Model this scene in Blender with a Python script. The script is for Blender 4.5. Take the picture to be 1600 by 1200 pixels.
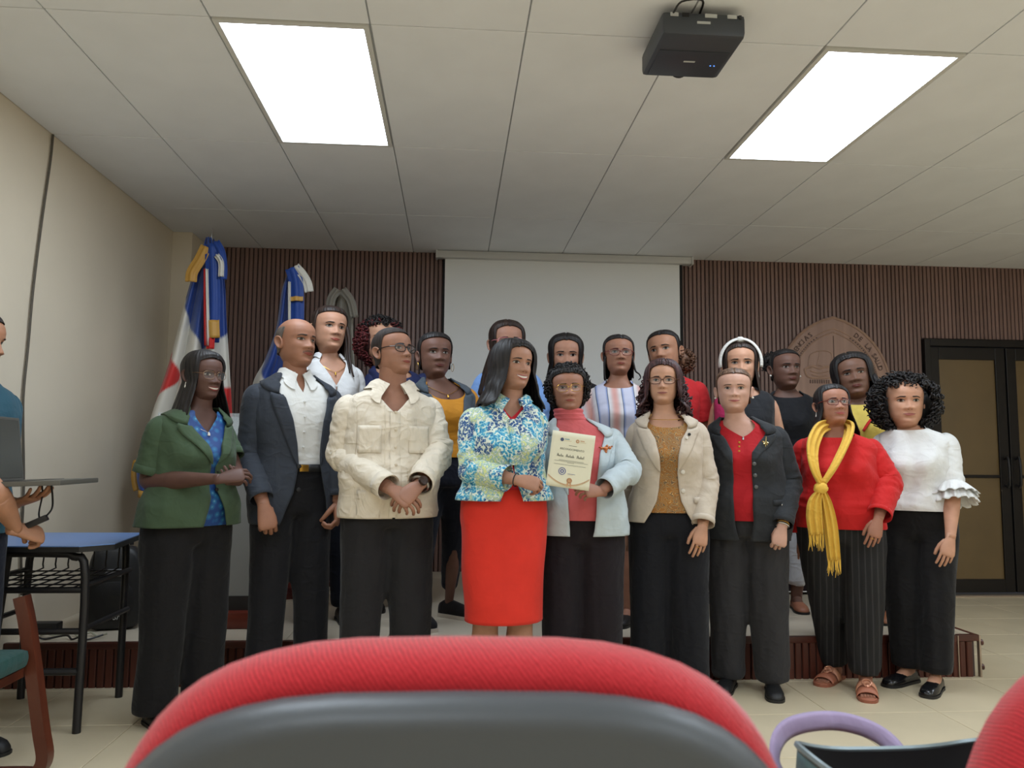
import bpy, bmesh, math, random
import numpy as np
from mathutils import Vector, Matrix
for o in list(bpy.data.objects): bpy.data.objects.remove(o, do_unlink=True)
SC = bpy.context.scene
COL = SC.collection
PI = math.pi
# ------------------------------------------------------------------ camera
CAM_H = 1.12
FPX, YAW, PITCH, ROLL = 1234.27, 0.0739672, 0.0926265, 0.0082628
_cy, _sy, _cp, _sp = math.cos(YAW), math.sin(YAW), math.cos(PITCH), math.sin(PITCH)
_fw = np.array([_sy*_cp, _cy*_cp, _sp]); _rt = np.array([_cy, -_sy, 0.0]); _up = np.cross(_rt, _fw)
_cr, _sr = math.cos(ROLL), math.sin(ROLL)
CR, CU, CF = _cr*_rt+_sr*_up, -_sr*_rt+_cr*_up, _fw
CP = np.array([0, 0, CAM_H])
cam = bpy.data.cameras.new('camera'); camo = bpy.data.objects.new('camera', cam); COL.objects.link(camo)
camo.matrix_world = Matrix(((CR[0], CU[0], -CF[0], CP[0]), (CR[1], CU[1], -CF[1], CP[1]), (CR[2], CU[2], -CF[2], CP[2]), (0, 0, 0, 1)))
cam.sensor_width = 36; cam.lens = FPX/1600*36; cam.clip_start = 0.02; cam.clip_end = 60
cam.dof.use_dof = True; cam.dof.focus_distance = 3.9; cam.dof.aperture_fstop = 9.0
SC.camera = camo
# ------------------------------------------------------------------ world, exposure
w = bpy.data.worlds.new('world'); SC.world = w; w.use_nodes = True
w.node_tree.nodes['Background'].inputs[0].default_value = (0.75, 0.8, 0.9, 1)
w.node_tree.nodes['Background'].inputs[1].default_value = 0.05
vs = SC.view_settings
vs.view_transform = 'Standard'; vs.look = 'None'; vs.gamma = 1; vs.use_curve_mapping = False; vs.exposure = 0.0
LAMP = 13.5       # radiance of the lit ceiling panels
# ------------------------------------------------------------------ picture <-> place
def ray(px, py): return CF + CR*(px-800)/FPX + CU*(600-py)/FPX
def at(px, py, Y):
    d = ray(px, py); return CP + d*(Y/d[1])
def onz(px, py, z):
    d = ray(px, py); return CP + d*((z-CAM_H)/d[2])
def onx(px, py, x):
    d = ray(px, py); return CP + d*(x/d[0])
# ------------------------------------------------------------------ materials
def lin(c):
    c = np.array(c, float)/255.0
    return tuple(np.where(c <= .04045, c/12.92, ((c+.055)/1.055)**2.4)) + (1.0,)
MATS = {}
def newmat(name):
    m = bpy.data.materials.new(name); m.use_nodes = True
    nt = m.node_tree; b = nt.nodes['Principled BSDF']
    return m, nt, b
def nd(nt, t, **k):
    n = nt.nodes.new(t)
    for a, v in k.items():
        if a[:3] == 'in_': n.inputs[a[3:].replace('_', ' ')].default_value = v
        else: setattr(n, a, v)
    return n
def mapped(nt, scale=(1, 1, 1), rot=(0, 0, 0), src='Object'):
    tc = nt.nodes.new('ShaderNodeTexCoord'); mp = nt.nodes.new('ShaderNodeMapping')
    nt.links.new(tc.outputs[src], mp.inputs[0]); mp.inputs['Scale'].default_value = scale; mp.inputs['Rotation'].default_value = rot
    return mp.outputs[0]
def ramp(nt, fac, stops, interp='LINEAR'):
    r = nt.nodes.new('ShaderNodeValToRGB'); r.color_ramp.interpolation = interp
    el = r.color_ramp.elements
    while len(el) < len(stops): el.new(0.5)
    for e, (p, c) in zip(el, stops): e.position = p; e.color = c
    nt.links.new(fac, r.inputs[0]); return r.outputs[0]
def mixc(nt, fac, a, b, mode='MIX'):
    m = nt.nodes.new('ShaderNodeMix'); m.data_type = 'RGBA'; m.blend_type = mode
    for s, v in ((m.inputs[0], fac), (m.inputs[6], a), (m.inputs[7], b)):
        if hasattr(v, 'node'): nt.links.new(v, s)
        else: s.default_value = v
    return m.outputs[2]
def bump(nt, b, h, strength=.3, dist=.002):
    bp = nt.nodes.new('ShaderNodeBump'); bp.inputs['Strength'].default_value = strength; bp.inputs['Distance'].default_value = dist
    nt.links.new(h, bp.inputs['Height']); nt.links.new(bp.outputs[0], b.inputs['Normal'])
def M(name, rgb, rough=.6, metal=0, var=.0, vscale=6, bmp=0, bscale=150, stretch=(1, 1, 1), spec=None, alpha=None, sheen=0, trans=0, emit=None, sss=0, coat=0, bdist=.002):
    if name in MATS: return MATS[name]
    m, nt, b = newmat(name); L = nt.links
    c = lin(rgb); b.inputs['Base Color'].default_value = c
    b.inputs['Roughness'].default_value = rough; b.inputs['Metallic'].default_value = metal
    if spec is not None: b.inputs['Specular IOR Level'].default_value = spec
    if alpha is not None: b.inputs['Alpha'].default_value = alpha
    if trans: b.inputs['Transmission Weight'].default_value = trans
    if sheen: b.inputs['Sheen Weight'].default_value = sheen; b.inputs['Sheen Roughness'].default_value = .5
    if coat: b.inputs['Coat Weight'].default_value = coat
    if sss:
        b.inputs['Subsurface Weight'].default_value = sss; b.inputs['Subsurface Radius'].default_value = (.012, .005, .003); b.inputs['Subsurface Scale'].default_value = 1.0
    if emit: b.inputs['Emission Color'].default_value = c; b.inputs['Emission Strength'].default_value = emit
    if var or bmp: co = mapped(nt, stretch)
    if var:
        n = nd(nt, 'ShaderNodeTexNoise', in_Scale=vscale, in_Detail=4.0); L.new(co, n.inputs['Vector'])
        lo = tuple(x*(1-var) for x in c[:3])+(1,); hi = tuple(min(1, x*(1+var)) for x in c[:3])+(1,)
        L.new(ramp(nt, n.outputs[0], [(.3, lo), (.7, hi)]), b.inputs['Base Color'])
    if bmp:
        n = nd(nt, 'ShaderNodeTexNoise', in_Scale=bscale, in_Detail=3.0); L.new(co, n.inputs['Vector'])
        bump(nt, b, n.outputs[0], bmp, bdist)
    MATS[name] = m; return m
def cloth(name, rgb, rough=.8, bmp=.35, fold=.30, var=.05, sheen=.08):
    """woven cloth: fine weave relief plus broad soft creases"""
    if name in MATS: return MATS[name]
    m, nt, b = newmat(name); L = nt.links; c = lin(rgb)
    b.inputs['Roughness'].default_value = rough; b.inputs['Specular IOR Level'].default_value = .25
    b.inputs['Sheen Weight'].default_value = sheen
    co = mapped(nt)
    n = nd(nt, 'ShaderNodeTexNoise', in_Scale=800.0, in_Detail=2.0); L.new(co, n.inputs['Vector'])
    v0 = nd(nt, 'ShaderNodeTexNoise', in_Scale=14.0, in_Detail=5.0); L.new(co, v0.inputs['Vector'])
    lo = tuple(x*(1-var) for x in c[:3])+(1,); hi = tuple(min(1, x*(1+var)) for x in c[:3])+(1,)
    L.new(ramp(nt, v0.outputs[0], [(.3, lo), (.7, hi)]), b.inputs['Base Color'])
    n2 = nd(nt, 'ShaderNodeTexNoise', in_Scale=8.0, in_Detail=3.0, in_Distortion=1.2); L.new(mapped(nt, (1, 1, .6)), n2.inputs['Vector'])
    n3 = nd(nt, 'ShaderNodeTexNoise', in_Scale=11.0, in_Detail=1.0, in_Distortion=.5); L.new(mapped(nt, (1, 1, 1.6), (.4, .3, 0)), n3.inputs['Vector'])
    r3 = ramp(nt, n3.outputs[0], [(.36, (0, 0, 0, 1)), (.50, (1, 1, 1, 1)), (.64, (0, 0, 0, 1))])
    b1 = nd(nt, 'ShaderNodeBump', in_Strength=bmp*.5, in_Distance=.0008); L.new(n.outputs[0], b1.inputs['Height'])
    b3 = nd(nt, 'ShaderNodeBump', in_Strength=fold*.7, in_Distance=.006); L.new(r3, b3.inputs['Height']); L.new(b1.outputs[0], b3.inputs['Normal'])
    b2 = nd(nt, 'ShaderNodeBump', in_Strength=fold*1.3, in_Distance=.022); L.new(n2.outputs[0], b2.inputs['Height']); L.new(b3.outputs[0], b2.inputs['Normal'])
    L.new(b2.outputs[0], b.inputs['Normal'])
    MATS[name] = m; return m
def wood(name, dark, light, rough=.4, scale=14, stretch=(1, 1, .06), coat=0):
    if name in MATS: return MATS[name]
    m, nt, b = newmat(name); L = nt.links
    n = nd(nt, 'ShaderNodeTexNoise', in_Scale=scale, in_Detail=6.0, in_Distortion=.6); L.new(mapped(nt, stretch), n.inputs['Vector'])
    oi = nt.nodes.new('ShaderNodeObjectInfo')
    c0 = ramp(nt, n.outputs[0], [(.3, lin(dark)), (.7, lin(light))])
    mr = nd(nt, 'ShaderNodeMapRange'); L.new(oi.outputs['Random'], mr.inputs[0]); mr.inputs[3].default_value = .82; mr.inputs[4].default_value = 1.12
    hv = nd(nt, 'ShaderNodeHueSaturation'); L.new(c0, hv.inputs['Color']); L.new(mr.outputs[0], hv.inputs['Value'])
    L.new(hv.outputs[0], b.inputs['Base Color']); b.inputs['Roughness'].default_value = rough; b.inputs['Coat Weight'].default_value = coat
    bump(nt, b, n.outputs[0], .15, .002)
    MATS[name] = m; return m
# ------------------------------------------------------------------ mesh helpers
def tag(o, label=None, cat=None, group=None, kind=None):
    for k, v in (('label', label), ('category', cat), ('group', group), ('kind', kind)):
        if v: o[k] = v
    return o
def link(o, parent=None):
    COL.objects.link(o)
    if parent is not None: o.parent = parent
    return o
def empty(name, loc=(0, 0, 0), rz=0):
    o = bpy.data.objects.new(name, None); o.empty_display_size = .1; o.location = tuple(loc); o.rotation_euler = (0, 0, rz); return link(o)
class MB:
    def __init__(s): s.v = []; s.f = []; s.m = []; s.n = 0
    def add(s, V, F, mat=0):
        V = np.asarray(V, float).reshape(-1, 3); s.v.append(V)
        if isinstance(F, np.ndarray): F = F.tolist()
        n = s.n; s.f += [[i+n for i in f] for f in F]; s.m += [mat]*len(F); s.n += len(V); return s
    def grid(s, P, closeu=False, mat=0, cap0=False, cap1=False, flip=False):
        P = np.asarray(P, float); a, b = P.shape[:2]
        i = np.arange(a if closeu else a-1); j = np.arange(b-1)
        I, J = np.meshgrid(i, j, indexing='ij'); I2 = (I+1) % a
        F = np.stack([I*b+J, I2*b+J, I2*b+J+1, I*b+J+1], -1).reshape(-1, 4)
        if flip: F = F[:, ::-1]
        F = F.tolist()
        if cap0: F.append([k*b for k in range(a)][::1 if flip else -1])
        if cap1: F.append([k*b+b-1 for k in range(a)][::-1 if flip else 1])
        s.add(P.reshape(-1, 3), F, mat); return s
    def box(s, lo, hi, mat=0, bev=0):
        lo = np.array(lo, float); hi = np.array(hi, float)
        if not bev:
            V = [(x, y, z) for x in (lo[0], hi[0]) for y in (lo[1], hi[1]) for z in (lo[2], hi[2])]
            F = [(0, 1, 3, 2), (4, 6, 7, 5), (0, 4, 5, 1), (2, 3, 7, 6), (0, 2, 6, 4), (1, 5, 7, 3)]
            return s.add(V, F, mat)
        bm = bmesh.new(); bmesh.ops.create_cube(bm, size=1)
        c, d = (lo+hi)/2, hi-lo
        for v in bm.verts: v.co = Vector(c + np.array(v.co)*d)
        bmesh.ops.bevel(bm, geom=list(bm.edges), offset=bev, segments=2, affect='EDGES', profile=.6)
        bm.verts.index_update()
        s.add([tuple(v.co) for v in bm.verts], [[v.index for v in f.verts] for f in bm.faces], mat); bm.free(); return s
    def tube(s, path, rad, n=10, mat=0, res=0, caps=True, ref=None):
        P = tube_pts(path, rad, n, res, ref); return s.grid(P, True, mat, caps, caps)
    def prism(s, poly, y0, y1, mat=0):
        """polygon in (x,z) extruded along y"""
        n = len(poly); V = [(x, y0, z) for x, z in poly]+[(x, y1, z) for x, z in poly]
        F = [list(range(n)), list(range(n, 2*n))[::-1]]+[[i, i+n, (i+1) % n+n, (i+1) % n] for i in range(n)]
        return s.add(V, F, mat)
    def xf(s, Mx):
        s.v = [v @ np.array(Mx)[:3, :3].T + np.array(Mx)[:3, 3] for v in s.v]; return s
    def mesh(s, name, mats, smooth=True, fix=False):
        me = bpy.data.meshes.new(name); me.from_pydata(np.concatenate(s.v).tolist(), [], s.f)
        for m in (mats if isinstance(mats, (list, tuple)) else [mats]): me.materials.append(m)
        if any(s.m): me.polygons.foreach_set('material_index', s.m)
        if fix:
            bm = bmesh.new(); bm.from_mesh(me); bmesh.ops.recalc_face_normals(bm, faces=bm.faces); bm.to_mesh(me); bm.free()
        if smooth is True: me.polygons.foreach_set('use_smooth', [True]*len(me.polygons))
        me.update()
        if smooth == 'auto': me.polygons.foreach_set('use_smooth', [True]*len(me.polygons)); me.set_sharp_from_angle(angle=.7)
        return me
    def build(s, name, mats, parent=None, smooth='auto', fix=False, solid=0, bev=0, sub=0):
        o = bpy.data.objects.new(name, s.mesh(name, mats, smooth, fix)); link(o, parent)
        if solid:
            md = o.modifiers.new('solid', 'SOLIDIFY'); md.thickness = abs(solid); md.offset = -1 if solid > 0 else 1
        if sub: md = o.modifiers.new('sub', 'SUBSURF'); md.levels = sub; md.render_levels = sub
        if bev: md = o.modifiers.new('bev', 'BEVEL'); md.width = bev; md.segments = 2; md.limit_method = 'ANGLE'
        return o
def pch(x, y):
    """monotone cubic interpolation"""
    x = np.array(x, float); y = np.array(y, float); h = np.diff(x); d = np.diff(y)/h; m = np.zeros(len(x))
    for i in range(1, len(x)-1):
        if d[i-1]*d[i] > 0: m[i] = 3*(h[i-1]+h[i])/((2*h[i]+h[i-1])/d[i-1]+(h[i]+2*h[i-1])/d[i])
    m[0], m[-1] = d[0], d[-1]
    def f(q):
        q = np.clip(np.asarray(q, float), x[0], x[-1]); i = np.clip(np.searchsorted(x, q)-1, 0, len(h)-1)
        t = (q-x[i])/h[i]; t2 = t*t; t3 = t2*t
        return (2*t3-3*t2+1)*y[i]+(t3-2*t2+t)*h[i]*m[i]+(-2*t3+3*t2)*y[i+1]+(t3-t2)*h[i]*m[i+1]
    return f
def catmull(P, k):
    P = np.asarray(P, float); n = len(P); Q = np.vstack([2*P[0]-P[1], P, 2*P[-1]-P[-2]]); out = []
    for i in range(n-1):
        p0, p1, p2, p3 = Q[i:i+4]
        for t in np.linspace(0, 1, k, endpoint=False):
            out.append(.5*(2*p1+(p2-p0)*t+(2*p0-5*p1+4*p2-p3)*t*t+(3*p1-p0-3*p2+p3)*t**3))
    out.append(P[-1]); return np.array(out)
def frames(P, ref=None):
    T = np.gradient(P, axis=0); T /= np.linalg.norm(T, axis=1)[:, None]+1e-12
    r = np.array(ref if ref is not None else ((0, -1, 0) if abs(T[0][1]) < .9 else (1, 0, 0)), float)
    U = []
    for t in T:
        r = r - t*(r@t); r /= np.linalg.norm(r)+1e-12; U.append(r)
    U = np.array(U); return T, U, np.cross(T, U)
def tube_pts(path, rad, n=10, res=0, ref=None):
    P = np.asarray(path, float); R = np.asarray(rad, float)
    if R.ndim == 0: R = np.full(len(P), float(R))
    if R.ndim == 1: R = np.stack([R, R], 1)
    if res: PR = catmull(np.hstack([P, R]), res); P, R = PR[:, :3], np.maximum(PR[:, 3:], 1e-4)
    T, U, V = frames(P, ref); a = np.linspace(0, 2*PI, n, endpoint=False)
    return P[None]+np.cos(a)[:, None, None]*(U*R[:, :1])[None]+np.sin(a)[:, None, None]*(V*R[:, 1:])[None]
def wob(P, freq, amp, seed=0, k=5, aniso=(1, 1, 1)):
    r = np.random.RandomState(seed); out = 0
    for i in range(k):
        d = r.normal(size=3)*np.array(aniso); out = out+np.sin((P@d)*freq*(1+.35*i)+r.uniform(0, 7))/(1+.35*i)
    return out*amp/2.2
def crease(P, freq, amp, seed=0, k=3, aniso=(1, 1, 1)):
    """sharp-crested folds"""
    r = np.random.RandomState(seed+77); out = 0
    for i in range(k):
        d = r.normal(size=3)*np.array(aniso); d /= np.linalg.norm(d); w_ = np.array([r.normal(), r.normal(), r.normal()])
        m = .5+.5*np.sin((P@w_)*7+r.uniform(0, 6)); out = out+m*(1-abs(np.sin((P@d)*freq*(1+.3*i)+1.5*np.sin((P@w_)*9+i))))**2.5
    return out*amp
def sstep(x, a, b):
    t = np.clip((x-a)/(b-a), 0, 1); return t*t*(3-2*t)
def text_mesh(s, size, depth=.001, align='CENTER', shear=0):
    cu = bpy.data.curves.new('t', 'FONT'); cu.body = s; cu.size = size; cu.extrude = depth; cu.align_x = align; cu.shear = shear; cu.resolution_u = 2
    o = bpy.data.objects.new('t', cu); COL.objects.link(o)
    me = bpy.data.meshes.new_from_object(o.evaluated_get(bpy.context.evaluated_depsgraph_get()))
    V = np.array([tuple(v.co) for v in me.vertices]); F = [list(p.vertices) for p in me.polygons]
    bpy.data.objects.remove(o); bpy.data.curves.remove(cu); bpy.data.meshes.remove(me); return V, F
def remesh(mb, voxel, smooth=6, name='m'):
    o = bpy.data.objects.new('tmp', mb.mesh('tmp', [], False)); COL.objects.link(o)
    r = o.modifiers.new('r', 'REMESH'); r.mode = 'VOXEL'; r.voxel_size = voxel
    q = o.modifiers.new('s', 'SMOOTH'); q.iterations = smooth; q.factor = .5
    me = bpy.data.meshes.new_from_object(o.evaluated_get(bpy.context.evaluated_depsgraph_get()))
    n = len(me.vertices); V = np.zeros(n*3); me.vertices.foreach_get('co', V); V = V.reshape(-1, 3)
    F = [list(p.vertices) for p in me.polygons]
    old = o.data; bpy.data.objects.remove(o); bpy.data.meshes.remove(old); bpy.data.meshes.remove(me); return V, F
# ------------------------------------------------------------------ the room
CEIL = 2.793; XL, XR, YB, YN = -2.13, 5.55, 6.42, -2.6; ST_Y, ST_Z, ST_XR = 4.045, .212, 2.765
m_ceil = M('ceiling_paint', (238, 240, 242), .7, var=.03, vscale=3, bmp=.12, bscale=60)
m_ceil_gap = M('ceiling_grid_paint', (196, 198, 200), .7)
m_wall = M('beige_wall_paint', (224, 212, 190), .8, var=.03, vscale=2, bmp=.15, bscale=90)
m_slat = wood('walnut_slat', (112, 87, 80), (136, 108, 99), .42)
m_slat_back = M('dark_slat_backing', (72, 56, 52), .7)
m_tile = M('floor_tile_glaze', (214, 199, 168), .25, var=.05, vscale=2.5, bmp=.04, bscale=30)
m_grout = M('floor_grout', (150, 136, 112), .8)
m_riser = wood('mahogany_riser', (66, 29, 20), (94, 43, 29), .4)
m_nose = wood('mahogany_nosing', (62, 30, 24), (90, 44, 32), .35, stretch=(.06, 1, 1))
m_stage = M('stage_tile_glaze', (204, 192, 172), .35, var=.06, vscale=2.0)
m_black = M('black_powder_metal', (26, 25, 27), .45)
m_bplastic = M('black_plastic', (24, 24, 25), .5, bmp=.1, bscale=300)
m_white = M('white_plastic', (225, 225, 222), .4)
m_chrome = M('chrome', (205, 205, 205), .18, 1)
m_gold = M('gold_metal', (205, 160, 75), .28, 1)
def struct(o): o['kind'] = 'structure'; return o
fl = struct(MB().box((XL-.1, YN-.1, -.1), (XR+.1, YB+.1, -.004)).build('floor', m_grout, smooth=False))
FT = .5; tiles = {}
def tile_mesh(wx, wy, th, name, mat, bev=.003):
    k = (round(wx, 4), round(wy, 4), name)
    if k not in tiles:
        tiles[k] = MB().box((-wx/2, -wy/2, -th), (wx/2, wy/2, 0), bev=bev).mesh(name, mat, False)
    return tiles[k]
def lay(x0, x1, y0, y1, ox, oy, sx, sy, gap, z, th, name, mat, parent, skip=None):
    i0 = math.floor((x0-ox)/sx); i1 = math.ceil((x1-ox)/sx); j0 = math.floor((y0-oy)/sy); j1 = math.ceil((y1-oy)/sy)
    for i in range(i0, i1):
        for j in range(j0, j1):
            a, b = max(x0, ox+i*sx), min(x1, ox+(i+1)*sx); c, d = max(y0, oy+j*sy), min(y1, oy+(j+1)*sy)
            if b-a < .03 or d-c < .03 or (skip and skip((a+b)/2, (c+d)/2)): continue
            o = bpy.data.objects.new(name, tile_mesh(b-a-gap, d-c-gap, th, name, mat)); link(o, parent); o.location = ((a+b)/2, (c+d)/2, z)
lay(XL, XR, YN, YB, 1.69, 3.51, FT, FT, .003, 0, .01, 'floor_tile', m_tile, fl, lambda x, y: x < ST_XR-.3 and y > ST_Y+.3)
# ceiling: suspended panels 0.61 x 1.22
LX0, LY0 = -.928, 2.977; TX0, TY0 = LX0-.0275, LY0-.010
ce = struct(MB().box((XL-.1, YN-.1, CEIL+.012), (XR+.1, YB+.1, CEIL+.1)).build('ceiling', m_ceil_gap, smooth=False))
LIGHTS = [(LX0+k*.61, LY0+j*1.22) for k, j in ((0, 0), (4, 0), (8, 0), (0, -2), (4, -2), (8, -2), (0, -4), (4, -4), (8, -4))]  # panel before the doors is unseen, added to brighten the right and back wall
def islight(x, y): return any(abs(x-(a+.2775)) < .2 and abs(y-(b+.6)) < .4 for a, b in LIGHTS)
lay(XL, XR, YN, YB, TX0, TY0, .61, 1.22, .006, CEIL+.014, .014, 'ceiling_panel', m_ceil, ce, islight)
m_diff = M('lit_diffuser', (228, 241, 255), .5, emit=LAMP)
m_lframe = M('light_frame_paint', (215, 214, 208), .4)
def copy_tree(o, parent=None):
    c = o.copy(); link(c, parent)
    for ch in o.children: copy_tree(ch, c)
    return c
def make_light():
    r = empty('ceiling_light')
    f = MB()
    w, l, b = .5975, 1.2075, .0215
    for lo, hi in (((-w/2, -l/2), (w/2, -l/2+b)), ((-w/2, l/2-b), (w/2, l/2)), ((-w/2, -l/2+b), (-w/2+b, l/2-b)), ((w/2-b, -l/2+b), (w/2, l/2-b))):
        f.box((lo[0], lo[1], -.006), (hi[0], hi[1], .012))
    f.build('frame', m_lframe, r, False)
    P = []
    a = np.linspace(-w/2+b, w/2-b, 9); q = np.linspace(-l/2+b, l/2-b, 3)
    X, Y = np.meshgrid(a, q, indexing='ij'); Z = .004-.003*(1-(X/(w/2))**2)
    MB().grid(np.stack([X, Y, Z], -1)).build('diffuser', m_diff, r, True)
    return r
lp = make_light()
LL = ['lit rectangular ceiling panel light above the man in the dark suit', 'lit rectangular ceiling panel light beside the projector']
for i, (x, y) in enumerate(LIGHTS):
    o = lp if i == 0 else copy_tree(lp)
    o.location = (x+.2775, y+.6, CEIL)
    tag(o, LL[i] if i < 2 else ('added out-of-frame ceiling panel light before the glass doors' if i == 2 else 'lit rectangular ceiling panel light over the audience seats'), 'ceiling light', 'ceiling panel lights' if i < 2 else 'panel lights over the audience')
# walls
struct(MB().box((XL-.1, YN, 0), (XL, YB, CEIL+.012)).build('wall_left', m_wall, smooth=False))
struct(MB().box((XR, YN, 0), (XR+.1, YB, CEIL+.012)).build('wall_right', m_wall, smooth=False))
struct(MB().box((XL-.1, YN-.1, 0), (XR+.1, YN, CEIL+.012)).build('wall_rear', m_wall, smooth=False))
struct(MB().box((XL, 6.0, 0), (-1.985, YB, CEIL), bev=.004).build('trim_1', m_wall, smooth=False))
DX0, DX1, DZ = 3.985, 5.46, 2.155
wb = struct(MB().box((XL, YB, 0), (DX0, YB+.1, CEIL+.012)).box((DX0, YB, DZ), (DX1, YB+.1, CEIL+.012)).box((DX1, YB, 0), (XR, YB+.1, CEIL+.012)).build('wall_back', m_slat_back, smooth=False))
sp = .0355; prof = [(-.0135, 0), (.0135, 0), (.0135, -.010), (.010, -.014), (-.010, -.014), (-.0135, -.010)]
def slat_mesh(z0, z1, nm, mat, k=1.0):
    mb = MB(); n = len(prof)
    V = [(x*k, y, z0) for x, y in prof]+[(x*k, y, z1) for x, y in prof]
    F = [list(range(n)), list(range(n, 2*n))[::-1]]+[[i, (i+1) % n, (i+1) % n+n, i+n] for i in range(n)]
    return mb.add(V, F).mesh(nm, mat, False, fix=True)
sl_full = slat_mesh(ST_Z, CEIL, 'slat', m_slat); sl_floor = slat_mesh(0.0, CEIL, 'slat', m_slat); sl_door = slat_mesh(DZ+.01, CEIL, 'slat', m_slat)
x = -1.985+sp/2
while x < XR-.02:
    me = sl_full if x < ST_XR else (sl_door if DX0-.01 < x < DX1+.01 else sl_floor)
    o = bpy.data.objects.new('slat', me); link(o, wb); o.location = (x, YB, 0); x += sp
# stage
stg = struct(MB().box((XL, ST_Y+.02, 0), (ST_XR-.02, YB, ST_Z-.012)).build('floor_stage', m_slat_back, smooth=False))
lay(XL, ST_XR-.02, ST_Y+.02, YB-.014, 1.69, ST_Y+.02, FT, FT, .003, ST_Z, .012, 'stage_tile', m_stage, stg)
sl_st = slat_mesh(.0, ST_Z-.032, 'riser_slat', m_riser, 1.2)
x = XL+.03
while x < ST_XR-.05:
    o = bpy.data.objects.new('riser_slat', sl_st); link(o, stg); o.location = (x, ST_Y+.02, 0); x += .0385
y = ST_Y+.06
while y < YB-.02:
    o = bpy.data.objects.new('riser_slat', sl_st); link(o, stg); o.location = (ST_XR-.02, y, 0); o.rotation_euler = (0, 0, PI/2); y += .0385
MB().box((XL, ST_Y, ST_Z-.032), (ST_XR-.12, ST_Y+.03, ST_Z+.002), bev=.006).build('nosing', m_nose, stg)
MB().box((ST_XR-.117, ST_Y, ST_Z-.030), (ST_XR, ST_Y+.03, ST_Z+.004), bev=.006).build('nosing', m_nose, stg)
MB().box((ST_XR-.02, ST_Y+.03, ST_Z-.032), (ST_XR+.004, YB-.02, ST_Z+.002), bev=.006).build('nosing', m_nose, stg)
m_strip = M('aluminium_edge_strip', (176, 158, 140), .4, .6)
MB().box((ST_XR-.004, ST_Y-.002, .0), (ST_XR+.006, ST_Y+.02, ST_Z), bev=.002).build('edge_strip', m_strip, stg)
MB().box((ST_XR-.121, ST_Y-.003, .0), (ST_XR-.116, ST_Y+.02, ST_Z), bev=.001).build('joint_strip', m_strip, stg)
for zz in (.05, .175):
    MB().tube([(ST_XR+.006, ST_Y+.01, zz), (ST_XR+.018, ST_Y+.01, zz)], .016, 12).build('bolt_cap', m_nose, stg)
# double door in the back wall
dr = struct(empty('door_1', (DX0, YB, 0)))
m_dframe = M('dark_bronze_aluminium', (34, 31, 30), .4, .5)
m_dglass = M('brown_papered_glass', (100, 80, 48), .3, var=.10, vscale=3, coat=.4)
DW = DX1-DX0
MB().box((0, -.05, 0), (.05, .06, DZ)).box((DW-.05, -.05, 0), (DW, .06, DZ)).box((.05, -.05, DZ-.06), (DW-.05, .06, DZ)).build('door_frame', m_dframe, dr, False, bev=.004)
for k in range(2):
    x0 = .055+k*(DW-.10)/2; x1 = x0+(DW-.13)/2
    lf = MB().box((x0, -.02, .03), (x0+.085, .025, DZ-.065)).box((x1-.085, -.02, .03), (x1, .025, DZ-.065)).box((x0+.085, -.02, .03), (x1-.085, .025, .14)).box((x0+.085, -.02, DZ-.17), (x1-.085, .025, DZ-.065)).box((x0+.085, -.018, .98), (x1-.085, .02, 1.005)).build('door_leaf', m_dframe, dr, False, bev=.004)
    MB().box((x0+.08, -.004, .13), (x1-.08, .004, .985)).build('pane', m_dglass, lf, False)
    MB().box((x0+.08, -.004, 1.0), (x1-.08, .004, DZ-.16)).build('pane', m_dglass, lf, False)
    hx = x1-.043 if k == 0 else x0+.043
    MB().tube([(hx, -.02, 1.14), (hx, -.065, 1.14), (hx, -.065, .92), (hx, -.02, .92)], .011, 8, res=3).build('handle', m_black, lf)
MB().box((0, -.06, 0), (DW, .06, .012)).build('threshold', m_strip, dr, False)
# projection screen
scr = tag(empty('projection_screen', (.9, YB, 0)), 'white pull-down projection screen with grey housing on the slatted wall', 'screen')
m_scr = M('screen_fabric', (240, 242, 242), .8); m_sblk = M('screen_black_border', (18, 18, 20), .8); m_hous = M('screen_housing_paint', (205, 205, 203), .4)
MB().box((-1.05, -.115, CEIL-.062), (1.06, -.022, CEIL-.002), bev=.012).build('housing', m_hous, scr)
MB().box((-1.06, -.12, CEIL-.066), (-1.045, -.018, CEIL-.001)).build('end_cap', m_hous, scr, False); MB().box((1.055, -.12, CEIL-.066), (1.07, -.018, CEIL-.001)).build('end_cap', m_hous, scr, False)
MB().box((-.985, -.062, 1.25), (.965, -.060, CEIL-.05)).build('screen_cloth', m_scr, scr, False)
for a, b in ((-1.0, -.985), (.965, .99)): MB().box((a, -.0622, 1.25), (b, -.060, CEIL-.05)).build('border', m_sblk, scr, False)
MB().tube([(-1.0, -.061, 1.24), (.99, -.061, 1.24)], .014, 10).build('weight_bar', m_hous, scr)
# ceiling projector
pj = tag(empty('projector', (.905, 2.885, CEIL)), 'dark grey projector hung under the ceiling panels', 'projector')
m_pj = M('projector_grey', (62, 66, 72), .45, bmp=.08, bscale=200)
pb = MB().box((-.16, -.165, -.118), (.155, .165, -.03), bev=.018).build('body', m_pj, pj, bev=.0)
MB().box((-.14, -.05, -.121), (.135, .145, -.117), bev=.002).build('bottom_panel', M('projector_panel', (52, 57, 64), .4), pb)
m_lab = M('projector_label', (190, 192, 190), .5)
MB().box((-.03, -.1675, -.075), (.02, -.164, -.066)).build('rear_label', m_lab, pb, False)
for i, (a, b) in enumerate(((-.13, -.10), (-.085, -.06), (.0, .045), (.085, .12), (.128, .138))): MB().box((a, -.168, -.050), (b, -.163, -.036)).build('port', m_lab if i in (0, 2, 3) else m_bplastic, pb, False)
MB().box((-.025, .02, -.1222), (.02, .03, -.1205)).build('label', m_lab, pb, False)
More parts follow.
